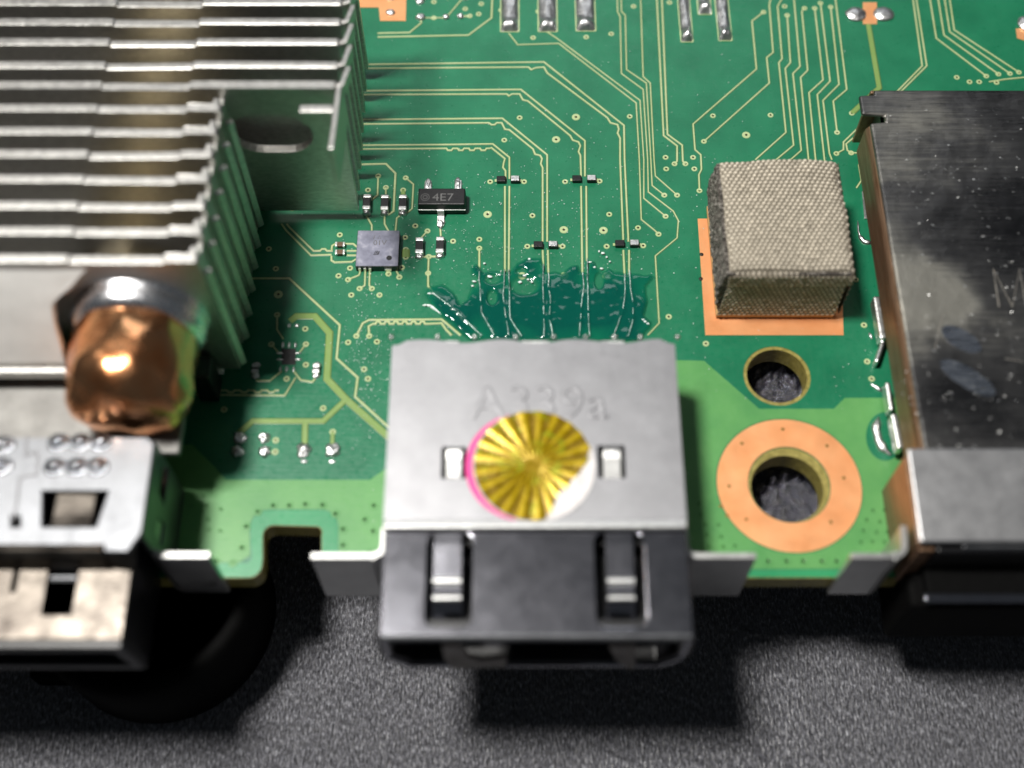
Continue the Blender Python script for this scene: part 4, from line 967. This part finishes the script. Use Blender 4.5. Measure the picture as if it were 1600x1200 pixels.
# front plate, tilted a little so that it shines
bm = bmesh.new(); FX = P(1424, 760, SZ).x
for zz in (0, -.3):
    pass
fz = SZ+.12
lo = [(FX-.05, SYM+.12, fz), (60, SYM+.12, fz), (60, SYF, SZ-.25), (FX-.02, SYF, SZ-.25)]
vs = [bm.verts.new(v) for v in lo]; bm.faces.new(vs)
o = bm_to('front_plate', bm, M['shield_front'], sh); mo = o.modifiers.new('s', 'SOLIDIFY'); mo.thickness = .3; mo.offset = -1
mo = o.modifiers.new('b', 'BEVEL'); mo.width = .12; mo.segments = 3
box('front_side', FX-.0, FX+.28, SYF+.02, SYM, -.1, SZ-.32, M['brown_side'], sh, bevel=.05)
M['scribe'] = metal('bright_scribed_line', (.75, .68, .58, 1), (.9, .84, .75, 1), (.3, .45), 3, bumps=0)
Ml = [(1561, 479), (1552, 421), (1582, 479), (1593, 420), (1604, 479)]
ribbon('engraved_letter', [P2(x, y, SZ) for x, y in Ml], .11, SZ-.002, .015, M['scribe'], stp)
ribbon('scratch', [P2(x, y, SZ) for x, y in [(1474, 490), (1468, 512), (1461, 545)]], .05, SZ-.002, .006, M['scribe'], stp)
ribbon('scratch', [P2(x, y, SZ) for x, y in [(1570, 560), (1600, 565)]], .06, SZ-.002, .006, M['scribe'], stp)
# worn oval gouges
M['gouge'] = metal('blue_worn_steel', (.22, .25, .31, 1), (.40, .43, .48, 1), (.2, .4), 2, (.3, 2, 1), .4, 6, rot=(0, 0, R(-35)))
for k, (x, y, rx_, ry_, an) in enumerate([(1502, 530, 1.15, .62, -38), (1512, 590, 1.6, .62, -38)]):
    q = P(x, y, SZ); pl = [(q.x+rx_*math.cos(t)*math.cos(R(an))-ry_*math.sin(t)*math.sin(R(an)), q.y+rx_*math.cos(t)*math.sin(R(an))+ry_*math.sin(t)*math.cos(R(an))) for t in [2*math.pi*i/28 for i in range(28)]]
    pl = [(a_*(1)+.08*mnoise.noise(Vector((a_*3, b2*3, 0))), b2) for a_, b2 in pl]
    plate('gouge', [pl], SZ, SZ+.008, M['gouge'], stp)
# grit on the shield: beads of solder and dust
bm = bmesh.new()
for i in range(260):
    x = random.uniform(1390, 1600); y = random.uniform(170, 700); p = P(x, y, SZ)
    s = random.choice((.02, .03, .03, .05)); a_ = R(-15)+random.gauss(0, .3); L = s*random.uniform(1, 3.5)
    d = Vector((math.cos(a_), math.sin(a_), 0))*L; nn = Vector((-d.y, d.x, 0)).normalized()*s*.6
    bm.faces.new([bm.verts.new(v) for v in (p-d, p-nn+Vector((0, 0, s)), p+d, p+nn+Vector((0, 0, s)))])
g_ = bm_to('metal_grit', bm, M['tinlead']); g_['kind'] = 'stuff'; g_['label'] = 'tiny bright specks on the dark steel shield'
# folded feet beside the wall
def foot(x0, y0, x1, y1, z, w=.34, name='side_tab'):
    a, b = P(x0, y0, z), P(x1, y1, z); bm = bmesh.new(); t = (b-a).normalized(); n = Vector((-t.y, t.x, 0))*w/2
    vs = [bm.verts.new(v+Vector((0, 0, dz))) for dz in (-.9, 0) for v in (a+n, a-n, b-n, b+n)]
    for f in ((0, 3, 2, 1), (4, 5, 6, 7), (0, 1, 5, 4), (1, 2, 6, 5), (2, 3, 7, 6), (3, 0, 4, 7)): bm.faces.new([vs[i] for i in f])
    bm_to(name, bm, M['tinlead'], sh, bevel=.12)
foot(1370, 462, 1381, 528, 1.3, .42); foot(1387, 596, 1394, 640, 1.3, .30); foot(1397, 645, 1408, 700, 1.5, .38); foot(1381, 532, 1370, 565, .8, .25)
# front: recess and rim below the plate
XF = FX+.1
box('front_recess', XF+.9, 60, SYF-.3, SYF+.6, 1.9, SZ-.6, M['black'], sh, bevel=.1)
box('front_post', FX+.05, FX+.9, SYF-.25, SYF-.02, -.3, SZ-.55, M['brown_side'], sh, bevel=.2)
box('front_rim', XF+.9, 60, SYF-1.9, SYF-.2, 1.2, 1.9, M['matt_black'], sh, bevel=.15)
profile_sheet('rim_line', [(SYF-1.65, 1.9), (SYF-1.95, 1.93), (SYF-2.1, 1.8)], XF+.7, 60, .12, M['mouth'], sh, .04)
box('lower_housing', XF+.2, 60, SYF-2.1, SYF+2, -4.5, 1.1, M['matt_black'], sh, bevel=.3)
profile_sheet('plate_edge', [(SYF+.12, SZ-.45), (SYF-.10, SZ-.42), (SYF-.2, SZ-.55)], P(1508, 845, SZ).x, 60, .14, M['usb'], sh, .05)
bent_sheet('ear', [(PV(1328, 872, EY).x, EY), (FX-1.1, EY)]+arcw(FX-1.1, EY+.6, .6, -90, -10)+[(FX-.4, EY+1.6)], .30, zb+.3, ZT, M['ear'], sh, .09)

# ---------------------------------------------------------------- round socket and posts under the board
p = P(238, 930, -6)
rk = thing('round_socket', 'black round socket with a brown inner ring hanging under the board', 'socket', (p.x, p.y, TZ))
M['brown_gloss'] = simple('dark_brown_gloss', (.085, .042, .025, 1), .25, bumps=.3)
lathe('housing', [(4.5, -10), (6.3, -10), (6.5, -9.6), (6.5, -3.2), (6.2, -2.9), (5.7, -2.9), (5.6, -3.4)], (p.x, p.y, 0), M['matt_black'], rk, 'z', 96)
lathe('inner_ring', [(5.58, -3.4), (5.2, -3.8), (4.3, -4.6), (4.2, -4.8)], (p.x, p.y, 0), M['brown_gloss'], rk, 'z', 96)
lathe('core', [(4.15, -9), (4.15, -4.4), (3.9, -4.2), (.5, -4.2), (.02, -4.25)], (p.x, p.y, 0), M['black'], rk, 'z', 64)
q = P(110, 1060, -10); box('foot', q.x-1.8, q.x+2.5, q.y-.5, q.y+4, TZ, -8, M['matt_black'], rk, bevel=.3)
